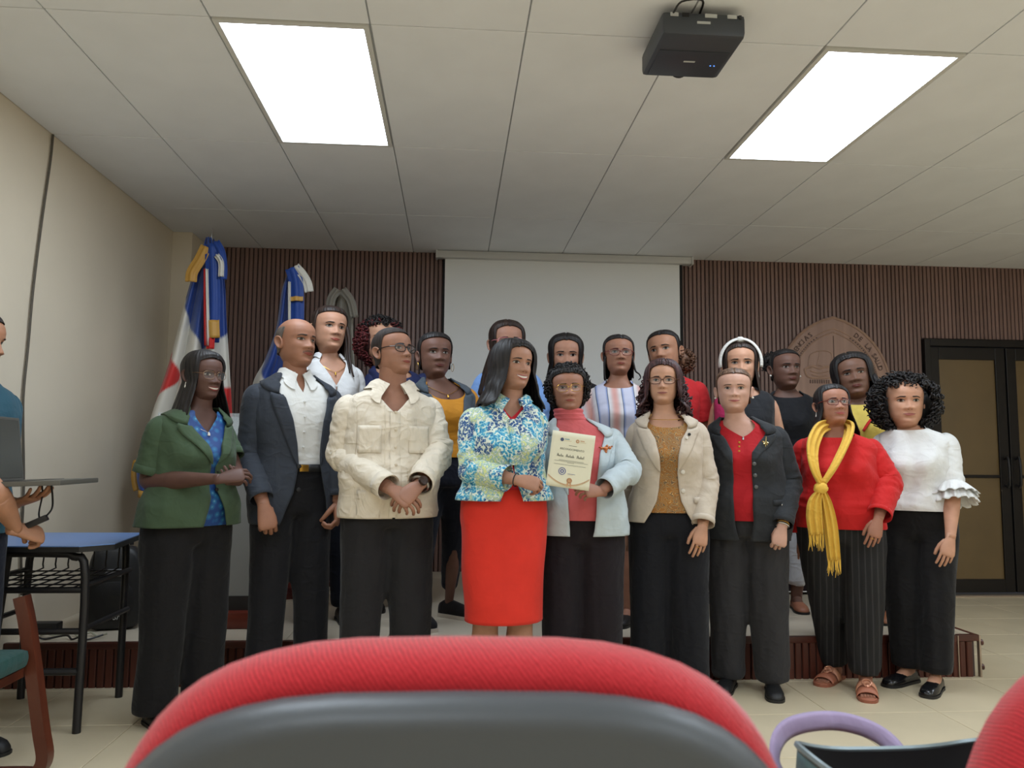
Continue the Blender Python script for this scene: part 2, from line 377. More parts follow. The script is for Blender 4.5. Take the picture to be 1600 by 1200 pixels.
for dx in (.09, .105): MB().tube([(dx, .05, -.117), (dx, .05, -.1225)], .003, 8).build('indicator', M('blue_indicator', (90, 150, 255), .4, emit=1.5), pb)
MB().tube([(.0, .166, -.072), (.0, .185, -.072)], .038, 18).build('lens', m_bplastic, pj)
mt = MB()
for a, b in ((-.09, -.08), (.09, -.08), (0, .1)): mt.tube([(a, b, -.03), (a*.3, b*.3, -.012)], .006, 6)
mt.tube([(0, 0, -.02), (0, 0, .0)], .05, 16).build('mount', m_black, pj)
MB().tube([(-.12, -.17, -.04), (-.10, -.21, -.02), (-.02, -.2, -.005), (.0, -.1, -.002)], .004, 6, res=4).build('cable', m_black, pj)
# wall emblem: pointed oval carved in wood
EX, EZ = 3.195, 2.335
emb = tag(empty('wall_emblem', (EX, YB-.014, EZ)), 'carved wooden pointed-oval emblem with book and lettering on the slatted wall', 'emblem')
m_emb = wood('carved_wood', (136, 106, 92), (156, 124, 108), .45); m_emb2 = M('carved_wood_groove', (96, 72, 62), .6); m_emb3 = wood('carved_wood_light', (158, 126, 108), (176, 142, 122), .4)
EW, EH = .50, 1.24
def ves(t, k=0.0):   # t 0 apex .. 1 bottom, right half; inset k
    Rr = ((EH/2)**2+EW**2)/(2*EW); c = -(Rr-EW); r = Rr-k
    zz = math.sqrt(max(r*r-c*c, 0)); z = zz-2*zz*t; return (c+math.sqrt(max(r*r-z*z, 0)), z-EH/2)
def vpoly(k, n=40): return [ves(i/n, k) for i in range(n)]+[(-ves(1-i/n, k)[0], ves(1-i/n, k)[1]) for i in range(n)]
MB().prism(vpoly(0), -.012, 0).build('plate', m_emb, emb, 'auto', fix=True)
for k, r, mm in ((.012, .011, m_emb3), (.105, .005, m_emb3), (.135, .005, m_emb3)):
    pts = [(x, -.013, z) for x, z in vpoly(k)]; MB().tube(pts+[pts[0]], r, 6).build('border_moulding', mm, emb)
for i in range(4, 44):
    for s in (-1, 1):
        x_, z_ = ves(i/60, .12)
        MB().box((s*x_-.006, -.016, z_-.006), (s*x_+.006, -.011, z_+.006)).build('bead', m_emb2, emb, False)
def lettering(txt, side):
    mb = MB(); t = .085 if side > 0 else .085
    # arc length steps
    seq = txt if side > 0 else txt[::-1]
    for ch in seq:
        x_, z_ = ves(t, .088 if side > 0 else .088); x2, z2 = ves(t+.01, .088); dx, dz = x2-x_, z2-z_; L = math.hypot(dx, dz); dx, dz = dx/L, dz/L
        if ch != ' ':
            V, F = text_mesh(ch, .058, .004)
            if side > 0: e1 = (dx, dz); p = (x_, z_)
            else: e1 = (dx, -dz); p = (-x_, z_)
            e2 = (-e1[1], e1[0])
            W = np.stack([p[0]+V[:, 0]*e1[0]+V[:, 1]*e2[0], -.014-V[:, 2], p[1]+V[:, 0]*e1[1]+V[:, 1]*e2[1]], -1); MB().add(W, F).build('letter', m_emb2, emb, False)
        t += (.020 if ch == 'I' else .033)*.75/EH*1.25
lettering('DE LA SALUD', 1); lettering('FACULTAD DE CIENCIAS', -1)
MB().box((-.004, -.014, -1.05), (.004, -.011, -.17)).build('centre_groove', m_emb2, emb, False)
def relief(pts, r, nm, mm=m_emb3): return MB().tube([(x, -.013, z) for x, z in pts], r, 6, res=4).build(nm, mm, emb)
relief([(-.22, -.38), (-.20, -.33), (-.12, -.30), (-.02, -.32), (-.05, -.44), (-.14, -.42), (-.22, -.45), (-.22, -.38)], .005, 'book_page')
relief([(-.12, -.30), (-.15, -.43)], .004, 'book_spine')
relief([(-.26, -.46), (-.20, -.43), (-.13, -.45), (-.06, -.43), (.0, -.46), (-.03, -.52), (-.13, -.53), (-.23, -.52), (-.26, -.46)], .009, 'scroll')
relief([(-.21, -.47), (-.13, -.49), (-.05, -.47)], .006, 'scroll_fold')
relief([(-.20, -.50), (-.13, -.515), (-.06, -.50)], .006, 'scroll_fold')
for i in range(9): MB().box((-.215+i*.02, -.016, -.575), (-.205+i*.02, -.012, -.545)).build('fringe_cut', m_emb2, emb, False)
relief([(.04, -.50), (.12, -.42), (.2, -.5), (.12, -.6), (.04, -.5)], .008, 'shield')
relief([(-.2, -.75), (0, -.72), (.2, -.75), (.15, -.85), (0, -.9), (-.15, -.85), (-.2, -.75)], .008, 'ribbon')
# power cable down the left wall
pts = [onx(px, py, XL+.012) for px, py in ((83, 208), (79, 250), (66, 340), (52, 450), (44, 540), (37, 610), (36, 660), (37, 760), (33, 860), (34, 930))]
pts = [p for p in pts]; pts[0][2] = min(pts[0][2], CEIL-.005)
tag(MB().tube(pts, .006, 6, res=4).build('wall_cable', M('grey_cable', (86, 80, 70), .6)), 'thin grey cable running down the beige wall from the ceiling', 'cable')
# ------------------------------------------------------------------ foreground auditorium chairs
m_red = None
def red_weave():
    m, nt, b = newmat('red_woven_upholstery'); L = nt.links
    w1 = nd(nt, 'ShaderNodeTexWave', in_Scale=140.0, in_Distortion=3.0, in_Detail=2.0); w1.bands_direction = 'DIAGONAL'; L.new(mapped(nt, (1.3, .2, 1)), w1.inputs['Vector'])
    w2 = nd(nt, 'ShaderNodeTexNoise', in_Scale=420.0, in_Detail=2.0); L.new(mapped(nt), w2.inputs['Vector'])
    mm = nd(nt, 'ShaderNodeMath', operation='MULTIPLY'); L.new(w1.outputs['Fac'], mm.inputs[0]); L.new(w2.outputs['Fac'], mm.inputs[1])
    L.new(ramp(nt, mm.outputs[0], [(.0, lin((150, 20, 28))), (.45, lin((206, 46, 54)))]), b.inputs['Base Color'])
    b.inputs['Roughness'].default_value = .85; b.inputs['Sheen Weight'].default_value = .3; b.inputs['Specular IOR Level'].default_value = .2
    bump(nt, b, mm.outputs[0], .5, .0012); return m
m_red = red_weave()
m_shell = M('black_chair_shell', (74, 77, 80), .42, bmp=.25, bscale=500, bdist=.0006)
def back_profile(zt, zb, wt, wb_, x, n=48):
    pass
def make_seat():
    r = empty('auditorium_chair')
    # local: x right, y forward (away from the camera), z up; the back is seen from behind
    def pad(hw, zt, zb, y0, y1, pw, cr, n=56, lean=.10):
        """rounded slab: superellipse outline, bulging"""
        a = np.linspace(0, 2*PI, n, endpoint=False); zc = (zt+zb)/2; hz = (zt-zb)/2
        cs, sn = np.cos(a), np.sin(a); e = 2/cr
        ox = hw*np.sign(sn)*abs(sn)**e; oz = hz*np.sign(cs)*abs(cs)**e
        rows = []
        for t, k in ((0, .90), (.15, .97), (.5, 1.0), (.85, .97), (1, .90)):
            rows.append((t, k))
        P = []
        for t, k in [(0, .0), (0, .5), (0, .86)]+rows+[(1, .86), (1, .5), (1, 0)]:
            bul = pw*(1-k**2)
            yy = y0+(y1-y0)*t+(-bul if t < .5 else bul)
            kx = 1-(1-k)*.35/1 if k > .8 else k
            xs = ox*(1-(1-k)*(.6 if k > .85 else 1)); zs = zc+oz*(1-(1-k)*(.5 if k > .85 else 1))
            P.append(np.stack([xs, np.full(n, yy)+(zs-zb)*-lean, zs], -1))
        return np.array(P).transpose(1, 0, 2)
    MB().grid(pad(.237, 1.0, .42, .0, .075, .012, 3.6), True).build('back_cushion', m_red, r, True, fix=True)
    MB().grid(pad(.231, .979, .44, -.030, .008, .010, 3.7), True).build('back_shell', m_shell, r, True, fix=True)
    sc_ = MB().box((-.235, .02, .40), (.235, .50, .475), bev=.03).build('seat_cushion', m_red, r)
    MB().box((-.22, .03, .375), (.22, .48, .40), bev=.008).build('seat_pan', m_shell, r)
    for s in (-1, 1):
        MB().tube([(s*.2, .06, .38), (s*.2, -.08, .02), (s*.2, -.08, .0)], .013, 8).build('leg', m_black, r)
        MB().tube([(s*.2, .42, .38), (s*.2, .46, .02), (s*.2, .46, .0)], .013, 8).build('leg', m_black, r)
    MB().tube([(-.2, .3, .37), (.2, .3, .37)], .011, 8).build('crossbar', m_black, r)
    return r
c1 = make_seat(); c1.location = (.006, .56, 0); c1.rotation_euler = (0, 0, -.03)
tag(c1, 'red upholstered chair with black plastic back shell, nearest the open bag', 'chair', 'red audience chairs')
c2 = copy_tree(c1); c2.location = (.600, .56, 0); c2.rotation_euler = (0, 0, -.02)
c1['label'] = 'red upholstered chair with black shell facing the red pencil skirt'; c2['label'] = 'red upholstered chair carrying the teal handbag on its seat'
# handbag on the right chair's seat
bag = tag(empty('handbag', (.545, .93, .489)), 'open teal and black handbag with lilac strap on the red chair seat', 'bag')
m_teal = M('teal_faux_leather', (74, 98, 98), .45, bmp=.2, bscale=250); m_lining = M('black_bag_lining', (14, 13, 14), .8); m_lil = cloth('lilac_strap_fabric', (158, 142, 172))
n = 40; a = np.linspace(0, 2*PI, n, endpoint=False)
def bagring(z, k): return np.stack([.135*k*np.sign(np.cos(a))*abs(np.cos(a))**.6, .078*k*np.sign(np.sin(a))*abs(np.sin(a))**.7, np.full(n, z)+.012*np.cos(2*a)*(z/.27)], -1)
MB().grid(np.stack([bagring(z, k) for z, k in ((0, .92), (.01, 1), (.1, 1.03), (.2, 1.0), (.262, .96), (.275, .95))], 1), True, cap0=True).build('body', m_teal, bag, True, solid=.004, fix=True)
MB().grid(np.stack([bagring(z, k) for z, k in ((.277, .89), (.20, .87), (.17, .5), (.168, .01))], 1), True).build('lining', m_lining, bag, True)
zp = MB()
P = bagring(.278, .95); zp.tube(np.vstack([P, P[:1]]), .004, 6).build('zip_tape', M('grey_zip', (120, 132, 134), .4, .4), bag)
MB().tube([(.09, -.03, .285), (.115, -.045, .292), (.14, -.06, .296)], .004, 6).build('zip_pull', m_chrome, bag)
path = catmull(np.array([(-.12, .03, .22), (-.145, .05, .265), (-.11, .09, .288), (-.03, .12, .286), (.03, .11, .265), (.05, .07, .22)]), 10)
T_, U_, V_ = frames(path, (0, 0, 1)); MB().grid(np.stack([path+V_*w_+U_*h_ for w_, h_ in ((-.012, 0), (-.006, .003), (.006, .003), (.012, 0), (.006, -.003), (-.006, -.003))], 0), True).build('strap', m_lil, bag, True, fix=True)
# ------------------------------------------------------------------ left side: school desk, chair, laptop, speaker
m_blue = M('blue_laminate', (104, 142, 200), .3, var=.03)
dk = tag(empty('school_desk', (0, 0, 0)), 'school desk with blue laminate top, black tube frame and wire basket', 'desk')
DTZ = .745
dl = [(-2.02, 3.36), (-1.50, 3.36), (-1.40, 3.46), (-1.46, 3.93), (-2.02, 3.93)]
mb = MB(); n = len(dl); mb.add([(x, y, DTZ) for x, y in dl]+[(x, y, DTZ+.004) for x, y in dl], [list(range(n))[::-1], list(range(n, 2*n))]+[[i, (i+1) % n, (i+1) % n+n, i+n] for i in range(n)]); mb.build('desk_top', m_blue, dk, False)
mb = MB(); mb.add([(x*1.0, y, DTZ-.022) for x, y in dl]+[(x, y, DTZ-.0005) for x, y in dl], [list(range(n))[::-1], list(range(n, 2*n))]+[[i, (i+1) % n, (i+1) % n+n, i+n] for i in range(n)]); mb.build('edge_band', m_bplastic, dk, False)
fx0, fx1, fy0, fy1 = -1.98, -1.495, 3.42, 3.90
MB().tube([(fx0, fy0, 0), (fx0, fy0, .62), (fx0+.05, fy0, .70), (fx0+.12, fy0, .712), (fx1-.12, fy0, .712), (fx1-.05, fy0, .70), (fx1, fy0, .62), (fx1, fy0, 0)], .0165, 10, res=4).build('front_frame', m_black, dk)
MB().tube([(fx0+.02, fy1, 0), (fx0+.02, fy1, .62), (fx0+.07, fy1, .70), (fx0+.12, fy1, .712), (fx1-.12, fy1, .712), (fx1-.05, fy1, .70), (fx1-.03, fy1, .62), (fx1-.03, fy1, 0)], .0165, 10, res=4).build('rear_frame', m_black, dk)
for s, xx in ((0, fx0), (1, fx1-.01)):
    MB().tube([(xx, fy0, .40), (xx, fy1, .40)], .012, 8).build('side_rail', m_black, dk); MB().tube([(xx, fy0, .58), (xx, fy1, .58)], .012, 8).build('side_rail', m_black, dk)
MB().tube([(fx0, fy0, .565), (fx1, fy0, .565)], .013, 8).build('crossbar', m_black, dk)
MB().tube([(fx0, fy0, .36), (fx0+.16, fy0, .40), (fx1, fy0, .40)], .013, 8).build('crossbar', m_black, dk)
MB().tube([(fx0, fy0, .24), (fx1, fy0, .24)], .015, 8).build('crossbar', m_black, dk)
MB().tube([(fx0+.18, fy0, .71), (fx0+.08, fy0+.12, .24)], .013, 8).build('brace', m_black, dk)
for i in range(8):
    xx = fx0+.04+i*.056; MB().tube([(xx, fy1-.02, .70), (xx, fy1-.03, .61), (xx, fy1-.06, .588), (xx, fy0+.02, .572)], .0035, 6, res=3).build('basket_wire', m_black, dk)
for i in range(4):
    yy = fy0+.06+i*.11; MB().tube([(fx0+.02, yy, .578+i*.003), (fx1-.02, yy, .578+i*.003)], .0035, 6).build('basket_wire', m_black, dk)
# wooden chair, partly in frame
wc = tag(empty('wooden_chair', (-1.805, 2.51, 0)), 'wooden sled-base chair with dark green padded seat beside the school desk', 'chair')
m_cw = wood('reddish_chair_wood', (66, 30, 20), (98, 48, 30), .35); m_green = cloth('dark_green_seat_fabric', (26, 66, 62))
def bar(pts, wx, wy):   # rectangular bar
    P = np.array(pts, float); T, U, V = frames(P, (1, 0, 0)); return np.stack([P+U*a_+V*b_ for a_, b_ in ((-wx, -wy), (wx, -wy), (wx, wy), (-wx, wy))], 0)
for yy in (-.0, .44):
    MB().grid(bar(catmull([(.305, yy, .62), (.335, yy, .50), (.395, yy, .18), (.415, yy, .07), (.38, yy, .022), (.30, yy, .02), (-.1, yy, .02), (-.14, yy, .06), (-.16, yy, .45), (-.26, yy, .95)], 5), .02, .022), True, cap0=True, cap1=True).build('side_frame', m_cw, wc, 'auto', fix=True)
MB().box((-.14, .02, .385), (.36, .42, .45), bev=.028).build('seat', m_green, wc)
MB().box((-.235, .02, .66), (-.18, .42, .95), bev=.02).build('backrest', m_green, wc)
MB().box((-.12, .02, .35), (.34, .42, .382), bev=.004).build('seat_rail', m_cw, wc, False)
# loudspeaker on the stage
ps = onz(187, 985, ST_Z)
spk = tag(empty('loudspeaker', (-1.765, 4.42, ST_Z), .22), 'black portable loudspeaker standing on the stage behind the school desk', 'loudspeaker')
def srr(w, h, n=32, e=.45): t = np.linspace(0, 2*PI, n, endpoint=False); return w*np.sign(np.cos(t))*abs(np.cos(t))**e, h*np.sign(np.sin(t))*abs(np.sin(t))**e
P = []
for y, k in ((-.115, .0), (-.115, .86), (-.105, .95), (-.08, 1), (.04, .95), (.12, .7), (.12, 0)):
    xx, zz = srr(.135*k, .215*(k if k else 0)); P.append(np.stack([xx*(1-.10*zz/.215), np.full(32, y), zz+.215], -1))
MB().grid(np.array(P).transpose(1, 0, 2), True).build('cabinet', m_bplastic, spk, True, fix=True)
P = []
for k, y in ((0, -.113), (.9, -.119), (1, -.113)):
    xx, zz = srr(.105*k, .105*k, 32, .8); P.append(np.stack([xx, np.full(32, y), zz+.15], -1))
MB().grid(np.array(P).transpose(1, 0, 2), True).build('grille', M('speaker_grille', (16, 16, 17), .6, bmp=.6, bscale=400), spk, True)
mb = MB(); mb.prism([(-.055, .275), (.055, .275), (.035, .315), (-.03, .315)], -.121, -.11).build('horn', M('grey_horn', (100, 100, 102), .35), spk, False, bev=.004)
V, F = text_mesh('SMF', .036, .001, shear=.3); V = np.stack([V[:, 0]+.035, -.1215-V[:, 2], V[:, 1]+.058], -1); MB().add(V, F).build('badge', M('badge_silver', (190, 190, 188), .4), spk, False)
MB().tube([(-.06, 0, .425), (-.05, 0, .455), (.05, 0, .455), (.06, 0, .425)], .01, 8, res=4).build('handle', m_bplastic, spk)
for s in (-1, 1): MB().tube([(s*.08, -.04, 0), (s*.08, -.04, .012)], .014, 8).build('foot', m_bplastic, spk)
# power strip, adaptor and leads on the stage
o = MB().box((-2.11, 4.24, ST_Z+.0), (-1.98, 4.31, ST_Z+.055), bev=.006).build('adaptor_box', m_bplastic); tag(o, 'small black power adaptor box lying on the stage beside the loudspeaker', 'adaptor')
z0 = ST_Z+.006
r_ = random.Random(4)
for k, (cc, lab) in enumerate((((30, 28, 28), 'black tangled lead lying on the stage near the loudspeaker'), ((170, 170, 150), 'pale tangled lead lying on the stage near the loudspeaker'))):
    pts = [(-2.05+.05*i+r_.uniform(-.02, .02), 4.12+.07*k+r_.uniform(-.03, .03), z0+.012*(i % 2)) for i in range(8)]
    tag(MB().tube(pts, .005, 6, res=5).build('power_lead', M('lead_%d' % k, cc, .5)), lab, 'cable')
# lectern
lc = tag(empty('lectern', (-1.26, 4.52, ST_Z)), 'acrylic lectern with grey front panel and mahogany base on the stage', 'lectern')
m_acr = M('clear_acrylic', (225, 232, 232), .06, alpha=.28, spec=.7); m_lec = M('grey_lectern_panel', (150, 150, 146), .4); m_lec2 = M('dark_lectern_plinth', (44, 42, 42), .5)
MB().box((-.26, -.19, 0), (.26, .19, .085), bev=.012).build('base', wood('lectern_mahogany', (92, 36, 26), (124, 52, 36), .3, stretch=(.06, 1, 1)), lc)
MB().box((-.21, -.12, .085), (.21, -.10, .98)).build('front_panel', m_lec, lc, False, bev=.004)
MB().box((-.21, -.10, .085), (-.19, .12, .98)).build('side_panel', m_lec, lc, False); MB().box((.19, -.10, .085), (.21, .12, .98)).build('side_panel', m_lec, lc, False)
MB().box((-.05, -.125, .085), (.21, -.119, .16)).build('plinth_strip', m_lec2, lc, False)
MB().add([(-.3, -.2, 1.0), (.3, -.2, 1.0), (.3, .22, 1.12), (-.3, .22, 1.12), (-.3, -.2, 1.012), (.3, -.2, 1.012), (.3, .22, 1.132), (-.3, .22, 1.132)], [(3, 2, 1, 0), (4, 5, 6, 7), (0, 1, 5, 4), (1, 2, 6, 5), (2, 3, 7, 6), (3, 0, 4, 7)]).build('reading_shelf', m_acr, lc, False)
MB().box((-.3, -.212, .985), (.3, -.200, 1.13)).build('front_lip', m_acr, lc, False, bev=.003)
for s in (-1, 1): MB().box((s*.24-.006, -.15, .9), (s*.24+.006, .15, 1.02)).build('bracket', m_acr, lc, False)
# ------------------------------------------------------------------ flags on poles
m_fb = cloth('flag_blue_satin', (34, 66, 140), .45, .2, .1); m_fw = cloth('flag_white_satin', (212, 208, 198), .45, .2, .1); m_fr = cloth('flag_red_satin', (196, 40, 38), .45, .2, .1); m_fg = M('gold_fringe', (188, 142, 62), .5, bmp=.5, bscale=120, stretch=(1, 1, .1)); m_fgrey = cloth('flag_grey_satin', (142, 136, 124), .5, .2, .15)
FB, FW, FR = (34, 66, 140), (212, 208, 198), (196, 40, 38)
def flag_dye():
    m, nt, b = newmat('dyed_flag_satin'); a_ = nd(nt, 'ShaderNodeAttribute', attribute_name='dye'); nt.links.new(a_.outputs['Color'], b.inputs['Base Color']); b.inputs['Roughness'].default_value = .45; b.inputs['Sheen Weight'].default_value = .2
    n = nd(nt, 'ShaderNodeTexNoise', in_Scale=14.0, in_Detail=2.0); nt.links.new(mapped(nt, (1, 1, .3)), n.inputs['Vector']); bump(nt, b, n.outputs[0], .25, .01); return m
m_fcol = flag_dye()
m_pole = wood('flag_pole_wood', (60, 34, 22), (92, 54, 34), .35)
def flag(name_label, base, ztop, left, right, colour, folds, seed, mats, fringe=True, ydep=.10, group=None, bow=None):
    """cloth hanging from a pole: left/right are lists of (z, x) outlines of the drape"""
    r = tag(empty('flag', base), name_label, 'flag')
    bz = base[2]
    lf = pch([a for a, b in left], [b for a, b in left]); rf = pch([a for a, b in right], [b for a, b in right])
    z0 = max(left[0][0], right[0][0]); z1 = min(left[-1][0], right[-1][0])
    nu, nv = 120, 170; u = np.linspace(0, 1, nu); v = np.linspace(0, 1, nv)
    U, Vv = np.meshgrid(u, v, indexing='ij')
    low = .10*np.cos(U*PI*1.2)*(1-Vv)**6
    Z = z0+(z1-z0)*Vv+low; X = lf(Z)*(1-U)+rf(Z)*U
    amp = ydep*(1-.75*Vv**2); ph = np.random.RandomState(seed).uniform(0, 6)
    Y = amp*.55*np.sin(U*folds*2*PI+ph+1.2*np.sin(3*Vv+ph))-amp*np.sin(U*PI)*.9
    X = X+.25*amp*np.cos(U*folds*2*PI+ph)*np.sin(U*PI)
    P = np.stack([X-base[0], Y, Z-bz], -1)
    mb = MB(); mb.grid(P); o = mb.build('cloth', m_fcol, r, True, solid=.003)
    pal = np.array([lin(q) for q in mats]); cl = sum(pal[colour(np.clip(U+du, 0, 1), np.clip(Vv+dv, 0, 1)).astype(int)] for du in (-.003, .003) for dv in (-.003, .003))/4
    at_ = o.data.attributes.new('dye', 'FLOAT_COLOR', 'POINT'); at_.data.foreach_set('color', cl.reshape(-1).astype(np.float32))
    if fringe:
        E = P[:, 0]; fr = np.stack([E, E+np.array([0, -.005, -.045])], 1); MB().grid(fr).build('fringe', m_fg, o, True, solid=.003)
        E = P[0, :26]; fr = np.stack([E, E+np.array([-.03, -.005, -.012])], 1); MB().grid(fr).build('fringe', m_fg, o, True, solid=.003)
    MB().tube([(0, 0, .06), (0, 0, ztop-bz-.10)], .014, 10).build('pole', m_pole, r)
    zt = ztop-bz; MB().tube([(0, 0, zt-.12), (0, 0, zt-.10), (0, 0, zt-.095), (0, 0, zt-.06), (0, 0, zt-.02), (0, 0, zt)], [(.02, .02), (.02, .02), (.01, .01), (.022, .008), (.012, .005), (.001, .001)], 10).build('finial', m_chrome if seed == 1 else m_pole, r)
    MB().tube([(0, 0, 0), (0, 0, .03), (0, 0, .035), (0, 0, .06), (0, 0, .1)], [.17, .17, .12, .11, .03], 28).build('stand', wood('flag_stand_wood', (72, 26, 22), (104, 40, 32), .3), r)
    return r
def col1(u, v):
    # gathered quarters: blue upper, white cross band, red lower inner patches, blue lower outer
    c = np.full(u.shape, 1)
    d = v-.62*0-(.60-.18*(u-.2))           # lower limit of the blue canton
    lim = np.where(u < .62, .77-.32*u, .57+.07*(u-.62)/.38)
    c[v > lim] = 0
    c[(u < .30) & (abs(v-.47) < .085*(1-u/.30)+.012)] = 2
    c[(u > .72) & (v < .44) & (v > .16)] = 2
    c[(u < .5) & (v < .25-.16*u)] = 0
    return c
def col2(u, v):
    c = np.full(u.shape, 1); c[v > .62-.42*u] = 0; c[(u > .7) & (v < .3)] = 2; return c
def col3(u, v): return np.where(v > .35, 0, 1)
FY = 5.72; FY1, FY2, FY3 = 5.16, 5.36, 5.86
def out(pl, Y=FY): return sorted([(at(px, py, Y)[2], at(px, py, Y)[0]) for px, py in pl])
b1 = at(330, 400, FY1)
L1 = out([(322, 372), (306, 410), (294, 445), (283, 482), (262, 560), (232, 650), (212, 735), (225, 790)], FY1); R1 = out([(333, 372), (346, 410), (350, 445), (352, 500), (356, 560), (362, 640), (368, 740), (372, 800)], FY1)
f1 = flag('tall draped flag of blue, white and red quarters by the beige corner', (b1[0], FY1, ST_Z), at(328, 356, FY1)[2], L1, R1, col1, 3.2, 1, [FB, FW, FR])
b2 = at(463, 430, FY2)
L2 = out([(452, 420), (440, 450), (430, 510), (412, 560), (392, 600), (380, 700), (380, 800)], FY2); R2 = out([(468, 420), (472, 450), (474, 510), (480, 560), (490, 600), (500, 700), (500, 800)], FY2)
f2 = flag('draped blue and white flag standing behind the man in the dark suit', (b2[0], FY2, ST_Z), at(462, 413, FY2)[2], L2, R2, col2, 2.6, 2, [FB, FW, FR])
b3 = at(535, 460, FY3)
L3 = out([(527, 455), (514, 480), (512, 530), (510, 600), (508, 700), (505, 800), (508, 885)], FY3); R3 = out([(540, 455), (552, 480), (553, 530), (557, 600), (560, 700), (560, 800), (552, 860)], FY3)
f3 = flag('grey draped flag behind the woman in the white blouse', (b3[0], FY3, ST_Z), at(535, 446, FY3)[2], L3, R3, col3, 2.4, 3, [(142, 136, 124), FW, FR])
# tied bows and streamers at the pole tops
def streamer(par, base, pxs, wid, mat, nm, Y=FY-.13):
    Y = base[1]+(Y-FY)
    P = catmull([at(px, py, Y)-np.array(base) for px, py in pxs], 6); T, U, V = frames(P, (0, -1, 0)); W = np.linspace(-.5, .5, 7)
    G = np.stack([P+V*(wid*w_)+U*(.012*math.cos(w_*9)) for w_ in W], 0); MB().grid(G).build(nm, mat, par, True, solid=.003)
B1 = (b1[0], FY1, ST_Z); B2 = (b2[0], FY2, ST_Z); B3 = (b3[0], FY3, ST_Z)
streamer(f1, B1, [(322, 385), (312, 405), (300, 425), (298, 440)], .07, m_fg, 'bow_loop'); streamer(f1, B1, [(330, 380), (332, 420), (333, 480), (331, 535)], .085, m_fb, 'streamer'); streamer(f1, B1, [(322, 420), (323, 470), (325, 540)], .02, m_fw, 'streamer_edge', FY-.15); streamer(f1, B1, [(320, 420), (320, 470), (321, 540)], .012, m_fr, 'streamer_edge', FY-.152)
streamer(f1, B1, [(331, 500), (332, 528)], .085, m_fg, 'streamer_fringe', FY-.15); streamer(f1, B1, [(329, 528), (328, 545)], .045, m_fr, 'streamer_tip', FY-.15); streamer(f1, B1, [(335, 378), (344, 395), (347, 420), (346, 436)], .06, m_fb, 'bow_loop')
streamer(f1, B1, [(338, 398), (345, 410), (345, 432)], .03, m_fw, 'bow_tail', FY-.145)
streamer(f2, B2, [(456, 418), (462, 440), (464, 480), (463, 520)], .09, m_fb, 'streamer'); streamer(f2, B2, [(463, 463), (463, 470)], .085, m_fg, 'streamer_band', FY-.15); streamer(f2, B2, [(452, 440), (452, 480), (452, 520)], .012, m_fw, 'streamer_edge', FY-.15)
streamer(f2, B2, [(461, 416), (472, 428), (480, 442), (483, 456)], .055, m_fw, 'bow_tail')
streamer(f3, B3, [(528, 452), (518, 466), (515, 486)], .06, m_fgrey, 'bow_loop'); streamer(f3, B3, [(535, 452), (548, 470), (554, 496)], .055, m_fgrey, 'bow_tail')

# cloth-covered table at the back of the stage
tb = tag(empty('covered_table', (2.15, 5.55, ST_Z)), 'dark plum cloth-covered table at the back of the stage', 'table')
m_plum = cloth('dark_plum_tablecloth', (34, 18, 22))
MB().box((-.45, -.25, .70), (.45, .25, .725), bev=.004).build('table_top', m_nose, tb)
for sx in (-1, 1):
    for sy in (-1, 1): MB().tube([(sx*.42, sy*.22, 0), (sx*.42, sy*.22, .70)], .016, 8).build('leg', m_black, tb)
aa = np.linspace(0, 2*PI, 120, endpoint=False); zz = np.linspace(.02, .735, 14); A_, Z_ = np.meshgrid(aa, zz, indexing='ij')
ex_ = .35; kx = (.46+.012*np.sin(A_*17)*(1-Z_/.74)); ky = (.26+.012*np.sin(A_*17)*(1-Z_/.74))
MB().grid(np.stack([kx*np.sign(np.cos(A_))*abs(np.cos(A_))**ex_, ky*np.sign(np.sin(A_))*abs(np.sin(A_))**ex_, Z_], -1), True, cap1=True).build('table_cloth', m_plum, tb, True)
E_ = np.stack([.475*np.sign(np.cos(aa))*abs(np.cos(aa))**ex_, .275*np.sign(np.sin(aa))*abs(np.sin(aa))**ex_, np.full(120, .022)], -1); MB().tube(np.vstack([E_, E_[:1]]), .004, 5).build('hem_tape', m_white, tb)
# ------------------------------------------------------------------ people: shapes
HW = pch([-.03, -.012, 0, .012, .03, .05, .075, .1, .125, .15, .175, .2, .215, .2255], [.03, .038, .042, .0465, .0570, .0625, .0662, .0692, .0720, .0735, .0700, .0555, .0365, .0005])
HF = pch([-.03, -.012, -.003, .004, .012, .03, .045, .06, .075, .095, .112, .13, .15, .175, .2, .215, .2255], [.02, .045, .068, .080, .0855, .0835, .0865, .0865, .0865, .0855, .0850, .0885, .0900, .0830, .0610, .0385, .0005])
HB = pch([-.03, -.012, 0, .03, .06, .09, .12, .15, .175, .2, .215, .2255], [.045, .045, .05, .062, .082, .095, .103, .103, .092, .068, .043, .0005])
_NA = pch([.060, .066, .070, .076, .083, .095, .108, .118, .130], [0, .004, .013, .0200, .0185, .0125, .0070, .0040, 0])
def g2(x, z, cx, cz, sx, sz): return np.exp(-((x-cx)**2/(2*sx*sx)+(z-cz)**2/(2*sz*sz)))
